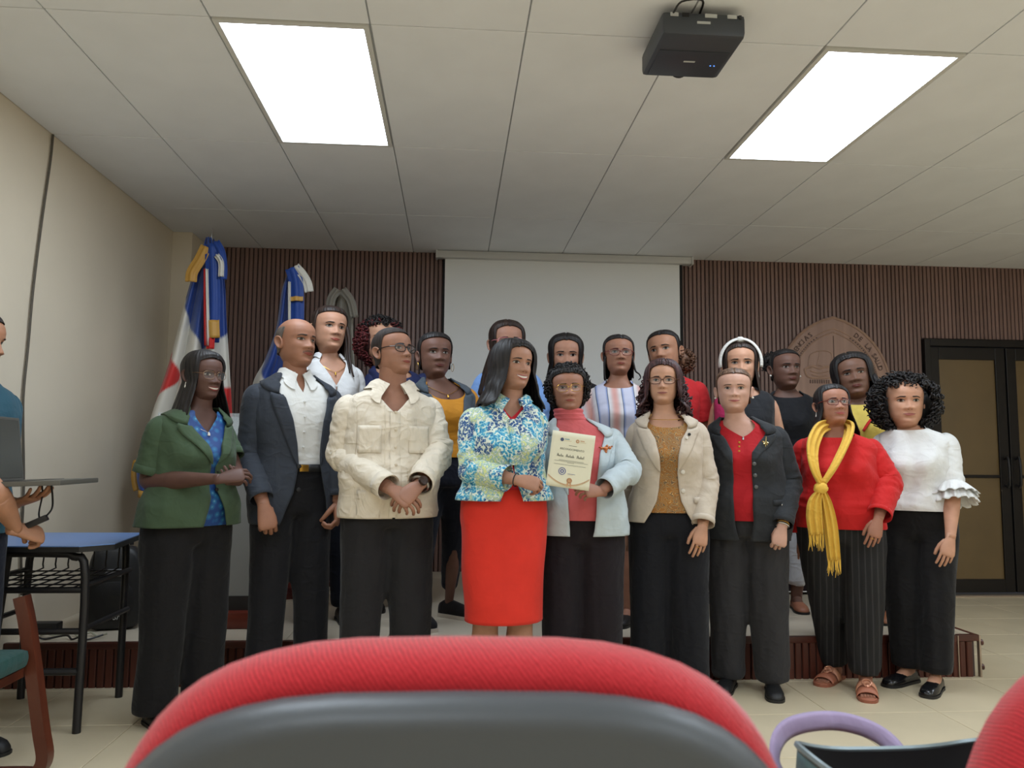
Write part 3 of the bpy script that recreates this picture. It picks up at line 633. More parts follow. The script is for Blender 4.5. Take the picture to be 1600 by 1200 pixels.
def face_disp(x, z, h):
    ax = abs(x); nw = h['nw']; sm = h['smile']
    sg = np.interp(z, [.06, .074, .09, .115], [.0115*nw, .0105*nw, .0075*nw, .0075])
    d = _NA(z)*h['nl']*np.exp(-(x/sg)**2/2)
    d = d+.0085*g2(ax, z, .0135*nw, .0735, .0048, .0050)
    d = d-.0095*g2(ax, z, .031, .1125, .0135, .0085)+.0035*g2(ax, z, .028, .1315, .018, .0055)
    d = d+(.0035+.0035*sm)*g2(ax, z, .040, .083, .013, .012)
    d = d+.0045*g2(x, z, 0, .046, .020, .014)-.003*g2(x, z, 0, .0285, .015, .0045)+.0040*g2(x, z, 0, .0105, .013, .009)
    # fold from nostril to mouth corner
    t = np.clip((.074-z)/.030, 0, 1); fx = .0175+.0125*t
    d = d-(.0008+.0022*h['age']+.0010*sm)*np.exp(-((ax-fx)/.0030)**2/2)*((z < .076) & (z > .038))
    d = d-.0015*h['age']*g2(ax, z, .032, .099, .012, .0025)
    return d
def headY(x, z, h):
    w = HW(z)*h['wide']; s = np.clip(abs(x)/w, 0, .999); c = np.sqrt(1-s*s)
    return -HF(z)*c-face_disp(x, z, h)*sstep(c, .1, .45)
def head_mesh(mb, h, T):
    nu, nv = 84, 64
    t = np.linspace(-1, 1, nu, endpoint=False); a = PI*np.sign(t)*abs(t)**1.25       # dense at the front
    vv = np.linspace(0, 1, nv); z = np.where(vv < .86, -.03+(.195+.03)*vv/.86, .195+(.2255-.195)*np.sin((vv-.86)/.14*PI/2))
    A, Z = np.meshgrid(a, z, indexing='ij'); s, c = np.sin(A), np.cos(A)
    X = HW(Z)*h['wide']*s; Y = np.where(c > 0, -HF(Z)*c, -HB(Z)*c)
    Y = Y-np.where(c > 0, face_disp(X, Z, h)*sstep(c, .1, .45), 0)
    mb.grid(T(np.stack([X, Y, Z], -1)), True, 0, cap0=True, flip=False)
def patch(mb, h, T, cx, hw, up, lo, off, mat, nx=13, nt=5, sx=1):
    x = np.linspace(-1, 1, nx); t = np.linspace(0, 1, nt); Xn, Tt = np.meshgrid(x, t, indexing='ij')
    zu, zl = up(Xn), lo(Xn); Z = zl+(zu-zl)*Tt; X = cx+sx*Xn*hw
    Y = headY(X, Z, h)-off(Xn, Tt)
    mb.grid(T(np.stack([X, Y, Z], -1)), False, mat)
# material slots of a body: 0 skin 1 eye white 2 iris 3 brow/lash 4 lips 5 teeth 6 mouth line 7 stubble 8 nail
def face_parts(mb, h, T):
    op = h['eye']; gz = h['gaze']
    for s in (-1, 1):
        cx, cz, hw = s*.0310, .1125, .0142
        up = lambda x: cz+.0012*x+(.0070*op)*np.maximum(1-x*x, 0)**.75
        lo = lambda x: cz+.0012*x-(.0046*op)*np.maximum(1-x*x, 0)**.75
        eo = lambda x, t: .0012+.0034*np.maximum(1-x*x, 0)*np.sin(PI*np.clip(t*.9+.05, 0, 1))
        patch(mb, h, T, cx, hw, up, lo, eo, 1, sx=s)
        r = .0060; gx = gz*.004
        iu = lambda x: np.minimum(cz+.0008+r*np.sqrt(np.maximum(1-x*x, 0)), cz+(.0068*op)); il = lambda x: np.maximum(cz+.0008-r*np.sqrt(np.maximum(1-x*x, 0)), cz-(.0043*op))
        patch(mb, h, T, cx+gx, r, iu, il, lambda x, t: .0046+.0008*(1-x*x), 2, 9, 4)
        lu = lambda x: up(x)+.0022*(1-.5*x*x)+.0006; ll = lambda x: up(x)-.0006
        patch(mb, h, T, cx, hw*1.06, lu, ll, lambda x, t: .0030+.0020*(1-x*x)-.002*t, 3, sx=s, nt=3)
        patch(mb, h, T, cx, hw*1.08, lambda x: lu(x)+.0040*(1-x*x*.8), lu, lambda x, t: .0010+.0016*(1-x*x)*(1-t), 0, sx=s, nt=4)
        # brow
        bt = h['brow']; bz = .1285+h['browz']
        zc = lambda x: bz+.0042*np.exp(-((x-.25)/.65)**2)-.0028*x
        th = lambda x: bt*(.0034*(1-.55*(x+1)/2))*np.sqrt(np.maximum(1-x**6, 0.02))
        patch(mb, h, T, cx, .0185, lambda x: zc(x)+th(x), lambda x: zc(x)-th(x), lambda x, t: .0010+.0012*np.sin(PI*t), 3, sx=s, nx=12, nt=4)
    sm = h['smile']; hw = .0240*(1+.30*sm)*h['mw']; mz = .0455; teeth = h['teeth']
    line = lambda x: mz+.0068*sm*x*x-.0008*(1-x*x)
    gap = lambda x: teeth*.0062*np.maximum(1-x*x, 0)**.8
    lf = h['lips']
    ut = lambda x: line(x)+gap(x)*.6+lf*(.0062*np.maximum(1-abs(x)**1.7, 0)-.0012*np.exp(-(x/.14)**2)); ub = lambda x: line(x)+gap(x)*.6
    lt = lambda x: line(x)-gap(x); lb = lambda x: line(x)-gap(x)-lf*.0076*np.maximum(1-abs(x)**2.2, 0)
    patch(mb, h, T, 0, hw, ut, ub, lambda x, t: .0004+.0030*(1-x*x)*np.sin(PI*(.15+.75*(1-t))), 4, 17, 6)
    patch(mb, h, T, 0, hw*.95, lt, lb, lambda x, t: .0004+.0036*(1-x*x)*np.sin(PI*(.15+.75*t)), 4, 17, 6)
    if teeth > .05: patch(mb, h, T, 0, hw*.92, lambda x: ub(x)+.0005, lambda x: lt(x)-.0005, lambda x, t: .0010+.0*x, 5, 13, 3)
    patch(mb, h, T, 0, hw*1.0, lambda x: ub(x)+.0007, lambda x: lt(x)-.0007 if teeth < .05 else ub(x)-.0004, lambda x, t: .0012+.0016*(1-x*x), 6, 13, 3)
    if h['must'] > 0:
        for s in (-1, 1):
            patch(mb, h, T, s*.0125, .013, lambda x: .0600-.004*(x+1)/2+.001*h['must'], lambda x: ut(np.clip((.0125+x*.013)/hw, -1, 1))+.0012-.003*(x > .8), lambda x, t: .0012+.0008*np.sin(PI*t), 7, 9, 4, sx=s)
    # shadowed nostrils
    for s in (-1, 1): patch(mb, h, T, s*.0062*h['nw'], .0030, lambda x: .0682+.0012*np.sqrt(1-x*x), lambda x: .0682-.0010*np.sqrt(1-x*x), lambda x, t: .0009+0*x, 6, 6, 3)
    for s in (-1, 1):    # ears
        th = np.linspace(0, 2*PI, 18, endpoint=False); G = []
        for rr, o in ((1.0, -.006), (1.02, .003), (.93, .0065), (.78, .0045), (.55, -.001), (.25, -.0045), (.0, -.005)):
            zz = .030*np.sin(th)*rr; yy = .0175*np.cos(th)*rr*(1+.18*np.sin(th)); 
            P = np.stack([s*(.0735*h['wide']+o+.010*(yy+.012)/.03+.003*zz/.03), .014+yy+zz*.18, .1015+zz], -1); G.append(P)
        mb.grid(T(np.array(G).transpose(1, 0, 2)), True, 0)
# ------------------------------------------------------------------ hand
POSES = {'hang': dict(c=[(.25, .30, .2), (.28, .35, .2), (.32, .38, .25), (.36, .40, .3)], sp=.9, th=(.55, -.30, .25)),
         'fist': dict(c=[(.75, .95, .6), (.80, 1.0, .6), (.85, 1.0, .6), (.9, 1.0, .6)], sp=.8, th=(.30, -.75, .5)),
         'clasp': dict(c=[(.45, .65, .4), (.5, .65, .4), (.5, .7, .4), (.55, .7, .4)], sp=.85, th=(.40, -.45, .3)),
         'pinch': dict(c=[(.75, .75, .2), (.85, .85, .35), (.95, .95, .5), (1.0, 1.0, .5)], sp=.8, th=(.25, -.75, -.10)),
         'cup': dict(c=[(.15, .25, .2), (.15, .25, .2), (.2, .3, .2), (.25, .3, .2)], sp=1.0, th=(.75, -.25, .15))}
def hand_parts(pose, k):
    """list of (points grid in along/across/dorsal coords, material)"""
    p = POSES[pose]; out = []
    sec = [(-.03, .0260, .0195, 0), (0, .0265, .0185, 0), (.025, .034, .0175, .002), (.06, .0405, .0150, .002), (.088, .0410, .0125, 0), (.100, .0350, .0095, -.001), (.106, .022, .005, -.001)]
    a = np.linspace(0, 2*PI, 16, endpoint=False)
    G = np.stack([np.stack([np.full(16, s), ac+wd*np.cos(a), th*np.sin(a)], -1) for s, wd, th, ac in sec], 1); out.append((G, True, 0))
    base = [(.088, .0285), (.094, .0095), (.090, -.0100), (.080, -.0285)]; ln = [.072, .080, .074, .058]; rr = [.0088, .0090, .0086, .0076]
    for i in range(4):
        c = p['c'][i]; pos = np.array([base[i][0]-.012, base[i][1], -.001]); ang = .05; L = [.014, ln[i]*.44, ln[i]*.31, ln[i]*.25]; pts = [pos]; rad = [rr[i]]
        yawf = (base[i][1]/.03)*.10*p['sp']
        for j, l in enumerate(L):
            if j: ang += c[j-1]
            d = np.array([math.cos(ang)*math.cos(yawf), math.sin(yawf)*math.cos(ang), -math.sin(ang)])
            pts.append(pts[-1]+d*l*.5); rad.append(rr[i]*(1.0-.05*j)); pts.append(pts[-1]+d*l*.5); rad.append(rr[i]*(1.04-.09*j))
        pts.append(pts[-1]+d*.004); rad.append(rr[i]*.45)
        out.append((tube_pts(pts, rad, 8), True, 0))
        n = np.cross(d, np.array([0, 1, 0])); n = n/np.linalg.norm(n); n = n if n[2] > 0 or abs(n[2]) < .2 else -n
        n = np.array([math.sin(ang), 0, math.cos(ang)]); c0 = pts[-2]-d*.006; acr = np.array([0, 1, 0]); hw = rr[i]*.55
        N = np.array([[c0-d*.005+acr*hw*q+n*(rr[i]*.80-abs(q)*.0012), c0+d*.005+acr*hw*q+n*(rr[i]*.72-abs(q)*.0012)] for q in (-1, 0, 1)]); out.append((N, False, 8))
    o, dn, cu = p['th']; pos = np.array([.018, .022, -.004]); pts = [pos]; rad = [.0150]
    ang, tilt = o, dn
    for j, (l, r_) in enumerate(((.040, .0135), (.032, .0105), (.026, .0085))):
        d = np.array([math.cos(ang)*math.cos(tilt), math.sin(ang)*math.cos(tilt), math.sin(tilt)]); pts.append(pts[-1]+d*l*.5); rad.append(r_*1.06); pts.append(pts[-1]+d*l*.5); rad.append(r_); ang -= cu
    pts.append(pts[-1]+d*.004); rad.append(.004); out.append((tube_pts(pts, rad, 8), True, 0))
    return [(G*k, cl, m) for G, cl, m in out]
HANDS = {}
def add_hand(mb, wrist, tip, dors, side, pose, k):
    if pose not in HANDS: HANDS[pose] = hand_parts(pose, 1.0)
    d = np.array(tip, float)-wrist; d /= np.linalg.norm(d); n = np.array(dors, float); n = n-d*(n@d); n /= np.linalg.norm(n)
    t = np.cross(n, d)*side            # thumb direction; side +1 = person's right hand
    for G, cl, m in HANDS[pose]:
        P = wrist+k*(G[..., :1]*d+G[..., 1:2]*t+G[..., 2:]*n); mb.grid(P, cl, m, cl, cl)
    return d
# ------------------------------------------------------------------ the person
HEAD0 = dict(yaw=0, pitch=0, roll=0, smile=.2, teeth=0, age=.2, nw=1.15, nl=1.0, wide=1.04, eye=.95, gaze=0, brow=1.0, browz=0, mw=1.0, lips=1.0, must=0)
def skin_mat(name, rgb):
    g_ = np.mean(rgb); rgb = tuple(np.array(rgb)*.90+g_*.10+2)
    m, nt, b = newmat(name); L = nt.links; c = lin(rgb)
    n = nd(nt, 'ShaderNodeTexNoise', in_Scale=22.0, in_Detail=4.0); L.new(mapped(nt), n.inputs['Vector'])
    lo = (c[0]*.90, c[1]*.87, c[2]*.86, 1); hi = (min(1, c[0]*1.08), c[1]*1.05, c[2]*1.04, 1)
    L.new(ramp(nt, n.outputs[0], [(.3, lo), (.7, hi)]), b.inputs['Base Color'])
    n2 = nd(nt, 'ShaderNodeTexNoise', in_Scale=420.0, in_Detail=2.0); L.new(mapped(nt), n2.inputs['Vector']); bump(nt, b, n2.outputs[0], .12, .001)
    b.inputs['Roughness'].default_value = .55; b.inputs['Specular IOR Level'].default_value = .38
    b.inputs['Subsurface Weight'].default_value = .12; b.inputs['Subsurface Radius'].default_value = (.010, .004, .002); b.inputs['Subsurface Scale'].default_value = 1
    return m
def hair_mat(name, dark, light, rough=.55):
    if name in MATS: return MATS[name]
    m, nt, b = newmat(name); L = nt.links
    n = nd(nt, 'ShaderNodeTexNoise', in_Scale=90.0, in_Detail=4.0); L.new(mapped(nt, (1, 1, .08)), n.inputs['Vector'])
    L.new(ramp(nt, n.outputs[0], [(.35, lin(dark)), (.68, lin(light))]), b.inputs['Base Color'])
    b.inputs['Roughness'].default_value = rough; b.inputs['Specular IOR Level'].default_value = .4; bump(nt, b, n.outputs[0], .5, .002)
    MATS[name] = m; return m
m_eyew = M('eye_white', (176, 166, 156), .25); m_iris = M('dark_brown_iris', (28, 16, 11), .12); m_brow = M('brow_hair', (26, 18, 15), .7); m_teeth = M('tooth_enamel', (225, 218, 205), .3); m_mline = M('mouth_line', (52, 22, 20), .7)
class Person: pass
PN = [0]
def person(label, top, Y, floor, tx, skin, yaw=0, chin=None, sw=.185, ww=.145, hw=.175, dp=1.0, bust=0.0, belly=0.0, nk=.052, male=False, head=None, hair_t=.018, group='people posing in two rows', legs=None, X=None, top_dy=0.0, brow_rgb=None, lip_rgb=None, H=None, nail_rgb=None):
    PN[0] += 1; c = Person(); c.male = male
    h = dict(HEAD0); h.update(head or {}); c.h = h
    bx = at(tx, 800, Y) if X is None else np.array([X, Y, 0]); c.X, c.Y, c.fl = bx[0], Y, floor
    pt = at(top[0], top[1], Y+top_dy); c.H = (pt[2]-floor-hair_t) if H is None else H; Hh = c.H
    az = math.atan2(c.X, Y) if X is None else 0.0; c.th = math.radians(yaw)-az; c.root = tag(empty('person', (c.X, Y, floor), c.th), label, 'person', group)
    ct, st = math.cos(c.th), math.sin(c.th)
    def loc(p): p = np.array(p, float)-np.array([c.X, Y, floor]); return np.stack([p[..., 0]*ct+p[..., 1]*st, -p[..., 0]*st+p[..., 1]*ct, p[..., 2]], -1)
    c.loc = loc; c.px = lambda px, py, dy=0.0: loc(at(px, py, Y+dy))
    hp = c.px(top[0], top[1], top_dy); hx, hy = (hp[0], hp[1]) if X is None else (0, 0); hx = float(np.clip(hx, -.14, .14))
    if chin: hs = (Hh-c.px(top[0], chin, top_dy)[2])/.2255
    else: hs = Hh*.134/.2255
    c.hs = hs = float(np.clip(hs, .88, 1.12))
    k = Hh/1.70; c.k = k; c.sw = sw; cw = sw-.035
    Z = [.44, .47, .52, .57, .62, .67, .72, .76, .785, .803, .818, .831, .843, .86, .90, .93]
    c.W = pch(Z, [hw*.86, hw*.93, hw, hw*.96, ww, (ww+cw)*.5, cw, cw*1.02, sw-.032, sw-.042, sw*.68, sw*.46, nk*1.22, nk*1.02, nk, nk])
    c.F = pch(Z, np.array([.085, .095, .105, .108, .100, .102, .108, .104, .094, .082, .070, .060, nk*1.02/dp, nk/dp, nk/dp, nk/dp])*dp)
    c.B = pch(Z, np.array([.10, .115, .125, .11, .09, .095, .108, .110, .104, .096, .086, .074, nk*1.12/dp, nk*1.02/dp, nk/dp, nk/dp])*dp)
    c.cy = pch([.44, .72, .80, .843, .90, .93], [0, 0, .004, -.002, -.014, -.018])
    zchin = Hh-.2255*hs
    def surf(a, z, off=0.0, ex=.86):
        a = np.asarray(a, float); z = np.asarray(z, float); q = z/Hh; s, co = np.sin(a), np.cos(a)
        e = np.where(q > .835, 1.0, ex); S = np.sign(s)*abs(s)**e; Cc = np.sign(co)*abs(co)**e
        w, f, b = c.W(q), c.F(q), c.B(q)
        x = w*S; y = np.where(co > 0, -f*Cc, -b*Cc)
        fr = np.clip(co, 0, 1)
        if bust: y = y-bust*.85*(g2(abs(x), q, .072, .712, .052, .032)+.45*g2(x, q, 0, .710, .06, .03))*sstep(fr, 0, .5)
        if belly: y = y-belly*g2(x, q, 0, .59, .13, .045)*sstep(fr, 0, .5); x = x+np.sign(s)*abs(s)*belly*.35*np.exp(-((q-.60)/.05)**2)
        nx, ny = S/np.maximum(w, .02), -Cc/np.maximum(np.where(co > 0, f, b), .02); L = np.sqrt(nx*nx+ny*ny)+1e-9
        x = x+off*nx/L; y = y+off*ny/L
        ln = sstep(q, .78, .87); return np.stack([x+hx*ln, y+c.cy(q)+hy*ln*.6, z+0*a], -1)
    c.surf = surf
    hp_ = np.array([hx, c.cy(.93)+.004+hy*.6, zchin])
    ry, rp, rr = math.radians(h['yaw'])-az-c.th, math.radians(h['pitch']), math.radians(h['roll'])
    Rm = np.array(Matrix.Rotation(ry, 3, 'Z') @ Matrix.Rotation(-rp, 3, 'X') @ Matrix.Rotation(rr, 3, 'Y'))
    piv = np.array([0, .005, .05])
    SV = np.array([1.10, 1.07, 1.0]); c.T = lambda P: (((np.asarray(P, float)*SV-piv)@Rm.T)+piv)*hs+hp_
    c.hp = hp_
    c.mb = MB(); mb = c.mb
    head_mesh(mb, h, c.T); face_parts(mb, h, c.T)
    zz = np.linspace(.50, .925, 46)*Hh; a = np.linspace(0, 2*PI, 40, endpoint=False); A, ZZ = np.meshgrid(a, zz, indexing='ij')
    mb.grid(surf(A, ZZ, -.004), True, 0, True, True)
    nm = 'skin_%d' % PN[0]
    sk = skin_mat(nm, skin); lr = lip_rgb or tuple(np.array(skin)*np.array([.92, .62, .62]))
    br = M('brow_%d' % PN[0], brow_rgb, .8) if brow_rgb else m_brow
    c.mats = [sk, m_eyew, m_iris, br, M('lip_%d' % PN[0], lr, .42), m_teeth, m_mline, M('stubble_%d' % PN[0], tuple(np.array(skin)*.70), .8), M('nail_%d' % PN[0], nail_rgb or tuple(np.minimum(255, np.array(skin)*1.15)), .3)]
    c.arms = {}
    c.sh = {s: np.array([s*(sw-.050), .012, .772*Hh]) for s in (-1, 1)}
    return c
def arm(c, s, elbow, wrist, tip, dors=(0, -1, .2), pose='hang', rk=1.0, hk=None, bare_from=0.0):
    """s=-1 person's right arm, +1 left arm; elbow/wrist/tip in local coordinates"""
    k = c.k*rk; sh = c.sh[s]; e = np.array(elbow, float); w_ = np.array(wrist, float)
    c.arms[s] = (sh, e, w_)
    pts = [sh+np.array([-s*.05, 0, .008]), sh, sh*.5+e*.5, e*.88+sh*.12, e*.97+w_*.03, e*.86+w_*.14, e*.6+w_*.4, e*.25+w_*.75, w_]
    rad = np.array([.045, .050, .046, .040, .040, .0425, .041, .031, .0250])*k
    R2 = np.stack([rad, rad*np.array([1, 1, 1, 1, 1, 1, 1, .92, .80])], 1)
    n = np.array(dors, float); d = w_-e; n = n-d*(n@d)/(d@d)
    P = tube_pts(pts, R2[:, ::-1], 16, 4, ref=None); c.mb.grid(P, True, 0, True, True)
    c.arms[(s, 'd')] = add_hand(c.mb, w_, tip, dors, -s, pose, (hk or (1.0 if c.male else .93))*c.k)
def leg_skin(c, s, ankle, hip=None, zt=.50, r=1.0):
    hp_ = np.array([s*.085, 0, zt*c.H]) if hip is None else np.array(hip); an = np.array(ankle, float); kn = hp_*.47+an*.53+np.array([0, -.015, 0])
    P = tube_pts([hp_, hp_*.7+kn*.3, kn*.9+hp_*.1, kn, kn*.85+an*.15, kn*.65+an*.35, kn*.25+an*.75, an, an+np.array([0, 0, -.05])], np.array([.085, .078, .058, .055, .054, .057, .042, .036, .036])*r*c.k, 16, 4)
    c.mb.grid(P, True, 0, True, True)
def foot_skin(c, s, ankle, yaw=0, L=.23):
    an = np.array(ankle, float); d = np.array([math.sin(yaw), -math.cos(yaw), 0]); z0 = an[2]
    P = tube_pts([np.array([*(an[:2]-d[:2]*.045), .03]), np.array([*(an[:2]), .05]), np.array([*(an[:2]+d[:2]*.06), .036]), np.array([*(an[:2]+d[:2]*.12), .021]), np.array([*(an[:2]+d[:2]*.160), .014]), np.array([*(an[:2]+d[:2]*.175), .012])], [(.026, .022), (.042, .028), (.026, .031), (.012, .034), (.008, .030), (.003, .015)], 14, 3, ref=(0, 0, 1))
    c.mb.grid(P, True, 0, True, True)
def finish(c):
    o = c.mb.build('body', c.mats, c.root, True, fix=False); c.body = o; return o
# ------------------------------------------------------------------ clothes
def torso(c, name, mat, zb, zt, off=.008, nu=96, nv=64, wr=.003, seed=0, opening=None, solid=0, flare=0.0, parent=None, hemfn=None, mats=None, flat=0, ex=.86):
    """zt: function of angle (rad) giving the top edge height; opening: function z/H -> (left deg, right deg) half opening"""
    u = np.linspace(0, 1, nu, endpoint=bool(opening)); v = np.linspace(0, 1, nv); U, V = np.meshgrid(u, v, indexing='ij')
    H = c.H
    if opening:
        z0 = zb; z1 = zt(np.array(PI)) if callable(zt) else zt
        Z = z0+(z1-z0)*V; l, r = opening(Z/H); l, r = np.radians(l), np.radians(r); A = r+(2*PI-l-r)*U
        if hemfn is not None: Z = Z+hemfn(A)*(1-V)**3
    else:
        A = 2*PI*U; ztp = zt(A) if callable(zt) else zt+0*A; zb_ = zb+(hemfn(A) if hemfn is not None else 0)
        Z = zb_+(ztp-zb_)*V
    P = c.surf(A, Z, off, ex)
    q = Z/H
    n = P-np.stack([0*A, 0*A, Z], -1); n[..., 2] = 0; n /= np.linalg.norm(n, axis=-1)[..., None]+1e-9
    win = sstep(q, .84, .78)
    d = wob(P*np.array([1, 1, .7]), 26, wr, seed)+wob(P*np.array([.5, .5, 1.6]), 42, wr*.5*np.exp(-((q-.62)/.05)**2), seed+9)
    d = d+crease(P*np.array([1, 1, 1.3]), 20, wr*.55, seed)*sstep(q, .80, .74)
    fl = flare*sstep(q, .66, zb/H-.02)
    P = P+n*(d*win+fl)[..., None]
    o = MB().grid(P, not opening).build(name, mats or mat, parent or c.root, True, solid=solid); c.last = P
    return o
def neckline(c, back=.843, front=.80, width=50, power=2.0, side=None):
    H = c.H
    def f(A):
        d = np.degrees(abs((A+PI) % (2*PI)-PI)); t = np.clip(1-d/width, 0, 1); t = t**(power) if power != 'u' else np.sqrt(np.clip(1-(d/width)**2, 0, 1))
        return (back-(back-front)*t)*H
    return f
def sleeve(c, s, name, mat, end=1.0, r0=.062, r1=.045, wr=.006, seed=0, solid=.002, cuff=None, extra=.0, puff=0, parent=None, nrm=22, top=.05):
    sh, e, w_ = c.arms[s]; k = c.k
    st = sh+np.array([-s*.034, 0, top*.95]); s0 = sh+np.array([-s*.006, 0, top*.55])
    full = [st, s0, sh+np.array([s*.008, 0, 0])*1.0, sh*.72+e*.28+np.array([s*.006, 0, 0]), sh*.4+e*.6, e*.9+sh*.1, e*.97+w_*.03, e*.85+w_*.15, e*.5+w_*.5, w_]
    P = catmull(full, 8); L = np.concatenate([[0], np.cumsum(np.linalg.norm(np.diff(P, axis=0), axis=1))]); tot = L[-1]; l0 = L[16]
    tt = (L-l0)/(tot-l0); keep = tt <= end+1e-6; P = P[keep]; tt = tt[keep]
    t01 = np.clip(tt/max(end, .01), 0, 1)
    rad = (r0*.90+(r1-r0*.90)*t01)*k+extra*np.exp(-((tt-.5)/.12)**2)
    rad = np.where(tt < 0, rad*np.sqrt(np.clip(1-(tt/ tt.min() if tt.min() < 0 else 0)**2, .05, 1)), rad)
    if puff: rad = rad+puff*np.sin(PI*np.clip(t01, 0, 1))
    G = tube_pts(P, rad, 26); T, U, V = frames(P); cen = P[None]; n = (G-cen); n /= np.linalg.norm(n, axis=-1)[..., None]+1e-9
    rng = np.random.RandomState(seed+17*(s+2)); ph = rng.uniform(0, 6, 3); a = np.linspace(0, 2*PI, 26, endpoint=False)[:, None]
    sl = (tt*(tot-l0))[None]
    amp = .45*wr*(.30+np.exp(-((tt-.48)/.14)**2)+.55*np.exp(-((tt-end)/.10)**2)+.3*np.exp(-((tt-.12)/.1)**2))[None]*sstep(tt, -.1, .08)[None]*sstep(tt, end+.001, end-.04)[None]
    d = amp*(np.sin(sl*120+2.6*np.sin(a+ph[0])+ph[1])*.5+np.sin(sl*190+3.2*np.sin(2*a+ph[2])+ph[0])*.4+np.sin(sl*60+2*np.sin(a*2+ph[1])+ph[2])*.5)
    d = d+crease(G, 34, wr*.55, seed+s)*(sstep(tt, .05, .2)*sstep(tt, end+.001, end-.05))[None]
    G = G+n*d[..., None]
    o = MB().grid(G, True).build(name, mat, parent or c.root, True, solid=solid)
    c.sl_end = (P[-1], T[-1], rad[-1])
    if cuff is not None:
        Q = np.stack([P[-1]-T[-1]*cuff[0], P[-1]-T[-1]*cuff[0]*.5, P[-1]+T[-1]*.004]); MB().tube(Q, [rad[-1]+.004]*3, 24, caps=False).build('cuff', cuff[1], o, True, solid=.003)
    return o
def lapels(c, mat, opening, brk, off=.016, wid=.075, notch=.79, top=.842, collar_w=.035, collar=True, parent=None, lift=.008):
    H = c.H; par = parent or c.root
    for s, idx in ((-1, 0), (1, 1)):
        q = np.linspace(brk, notch, 22); t = (q-brk)/(notch-brk); op = np.radians(opening(q)[idx]); wd = wid*np.sin(np.clip(t*1.02, 0, 1)*PI/2)**.9
        wd[-1] *= .82
        G = []
        for j, f in enumerate((-.05, .0, .25, .5, .75, 1.0)):
            a = op+np.arcsin(np.clip(f*wd/np.maximum(c.W(q), .05), -.99, .99)); P = c.surf(s*a, q*H, off+lift*(1-.35*max(f, 0))-(.006 if j == 0 else 0)); G.append(P)
        G = np.array(G)
        # lift the outer tip up (peak of the notch)
        G[3:, -3:, 2] += np.array([.004, .008, .012])[:, None]*np.array([.3, .7, 1])[None]
        MB().grid(G).build('lapel', mat, par, True, solid=.004)
    if collar:
        l0, r0 = [math.radians(x) for x in opening(np.array([notch+.004]))][0:2] if False else (math.radians(float(opening(np.array(notch+.006))[0])), math.radians(float(opening(np.array(notch+.006))[1])))
        u = np.linspace(0, 1, 48); a = r0+(2*PI-l0-r0)*u; dd = np.minimum(u, 1-u)
        lowq = notch+.004+(top-.024-notch)*sstep(dd, 0, .22); upq = np.minimum(top+.004, notch+.004+(top-notch)*sstep(dd, -.06, .16)+.012)
        G = []
        for f, o_ in ((0, .013), (.3, .016), (.7, .014), (1, .006)):
            qq = lowq+(upq-lowq)*f; G.append(c.surf(a, qq*H, off*.6+o_))
        MB().grid(np.array(G)).build('collar', mat, par, True, solid=.004)
def shirt_collar(c, mat, gap=8, drop=.035, h=.862, off=.010, parent=None, spread=.015, backlow=.835):
    H = c.H; u = np.linspace(0, 1, 64); a = math.radians(gap)+(2*PI-2*math.radians(gap))*u; d = np.degrees(np.minimum(a, 2*PI-a)); fr = np.clip(1-d/60, 0, 1)
    up = (h-.020*fr); lo = backlow-drop*np.clip(1-abs(d-gap-2)/34, 0, 1)**1.2-.006*fr
    G = []
    for f, o_ in ((0, spread), (.35, spread*.95), (.75, spread*.85), (.95, .010), (1, .007), (.95, .003), (.5, .002)):  # outer leaf, fold, stand
        G.append(c.surf(a, (lo+(up-lo)*f)*H, off+o_-.008))
    MB().grid(np.array(G)).build('collar', mat, parent or c.root, True)
def placket(c, mat, z0, z1, off, a0=0.0, w_=.030, parent=None):
    zz = np.linspace(z0, z1, 40); G = []
    for f, o_ in ((-.5, -.002), (-.42, .003), (.42, .003), (.5, -.002)):
        a = math.radians(a0)+f*w_/np.maximum(c.W(zz/c.H), .05); G.append(c.surf(a, zz, off+o_))
    return MB().grid(np.array(G)).build('placket', mat, parent or c.root, True)
def button(c, a, z, off, mat, r=.009, parent=None, nm='button'):
    p = c.surf(np.array(math.radians(a)), np.array(z), off); n = np.array([math.sin(math.radians(a)), -math.cos(math.radians(a)), 0])
    return MB().tube([p-n*.003, p+n*.003, p+n*.004], [r, r, r*.7], 12).build(nm, mat, parent or c.root)
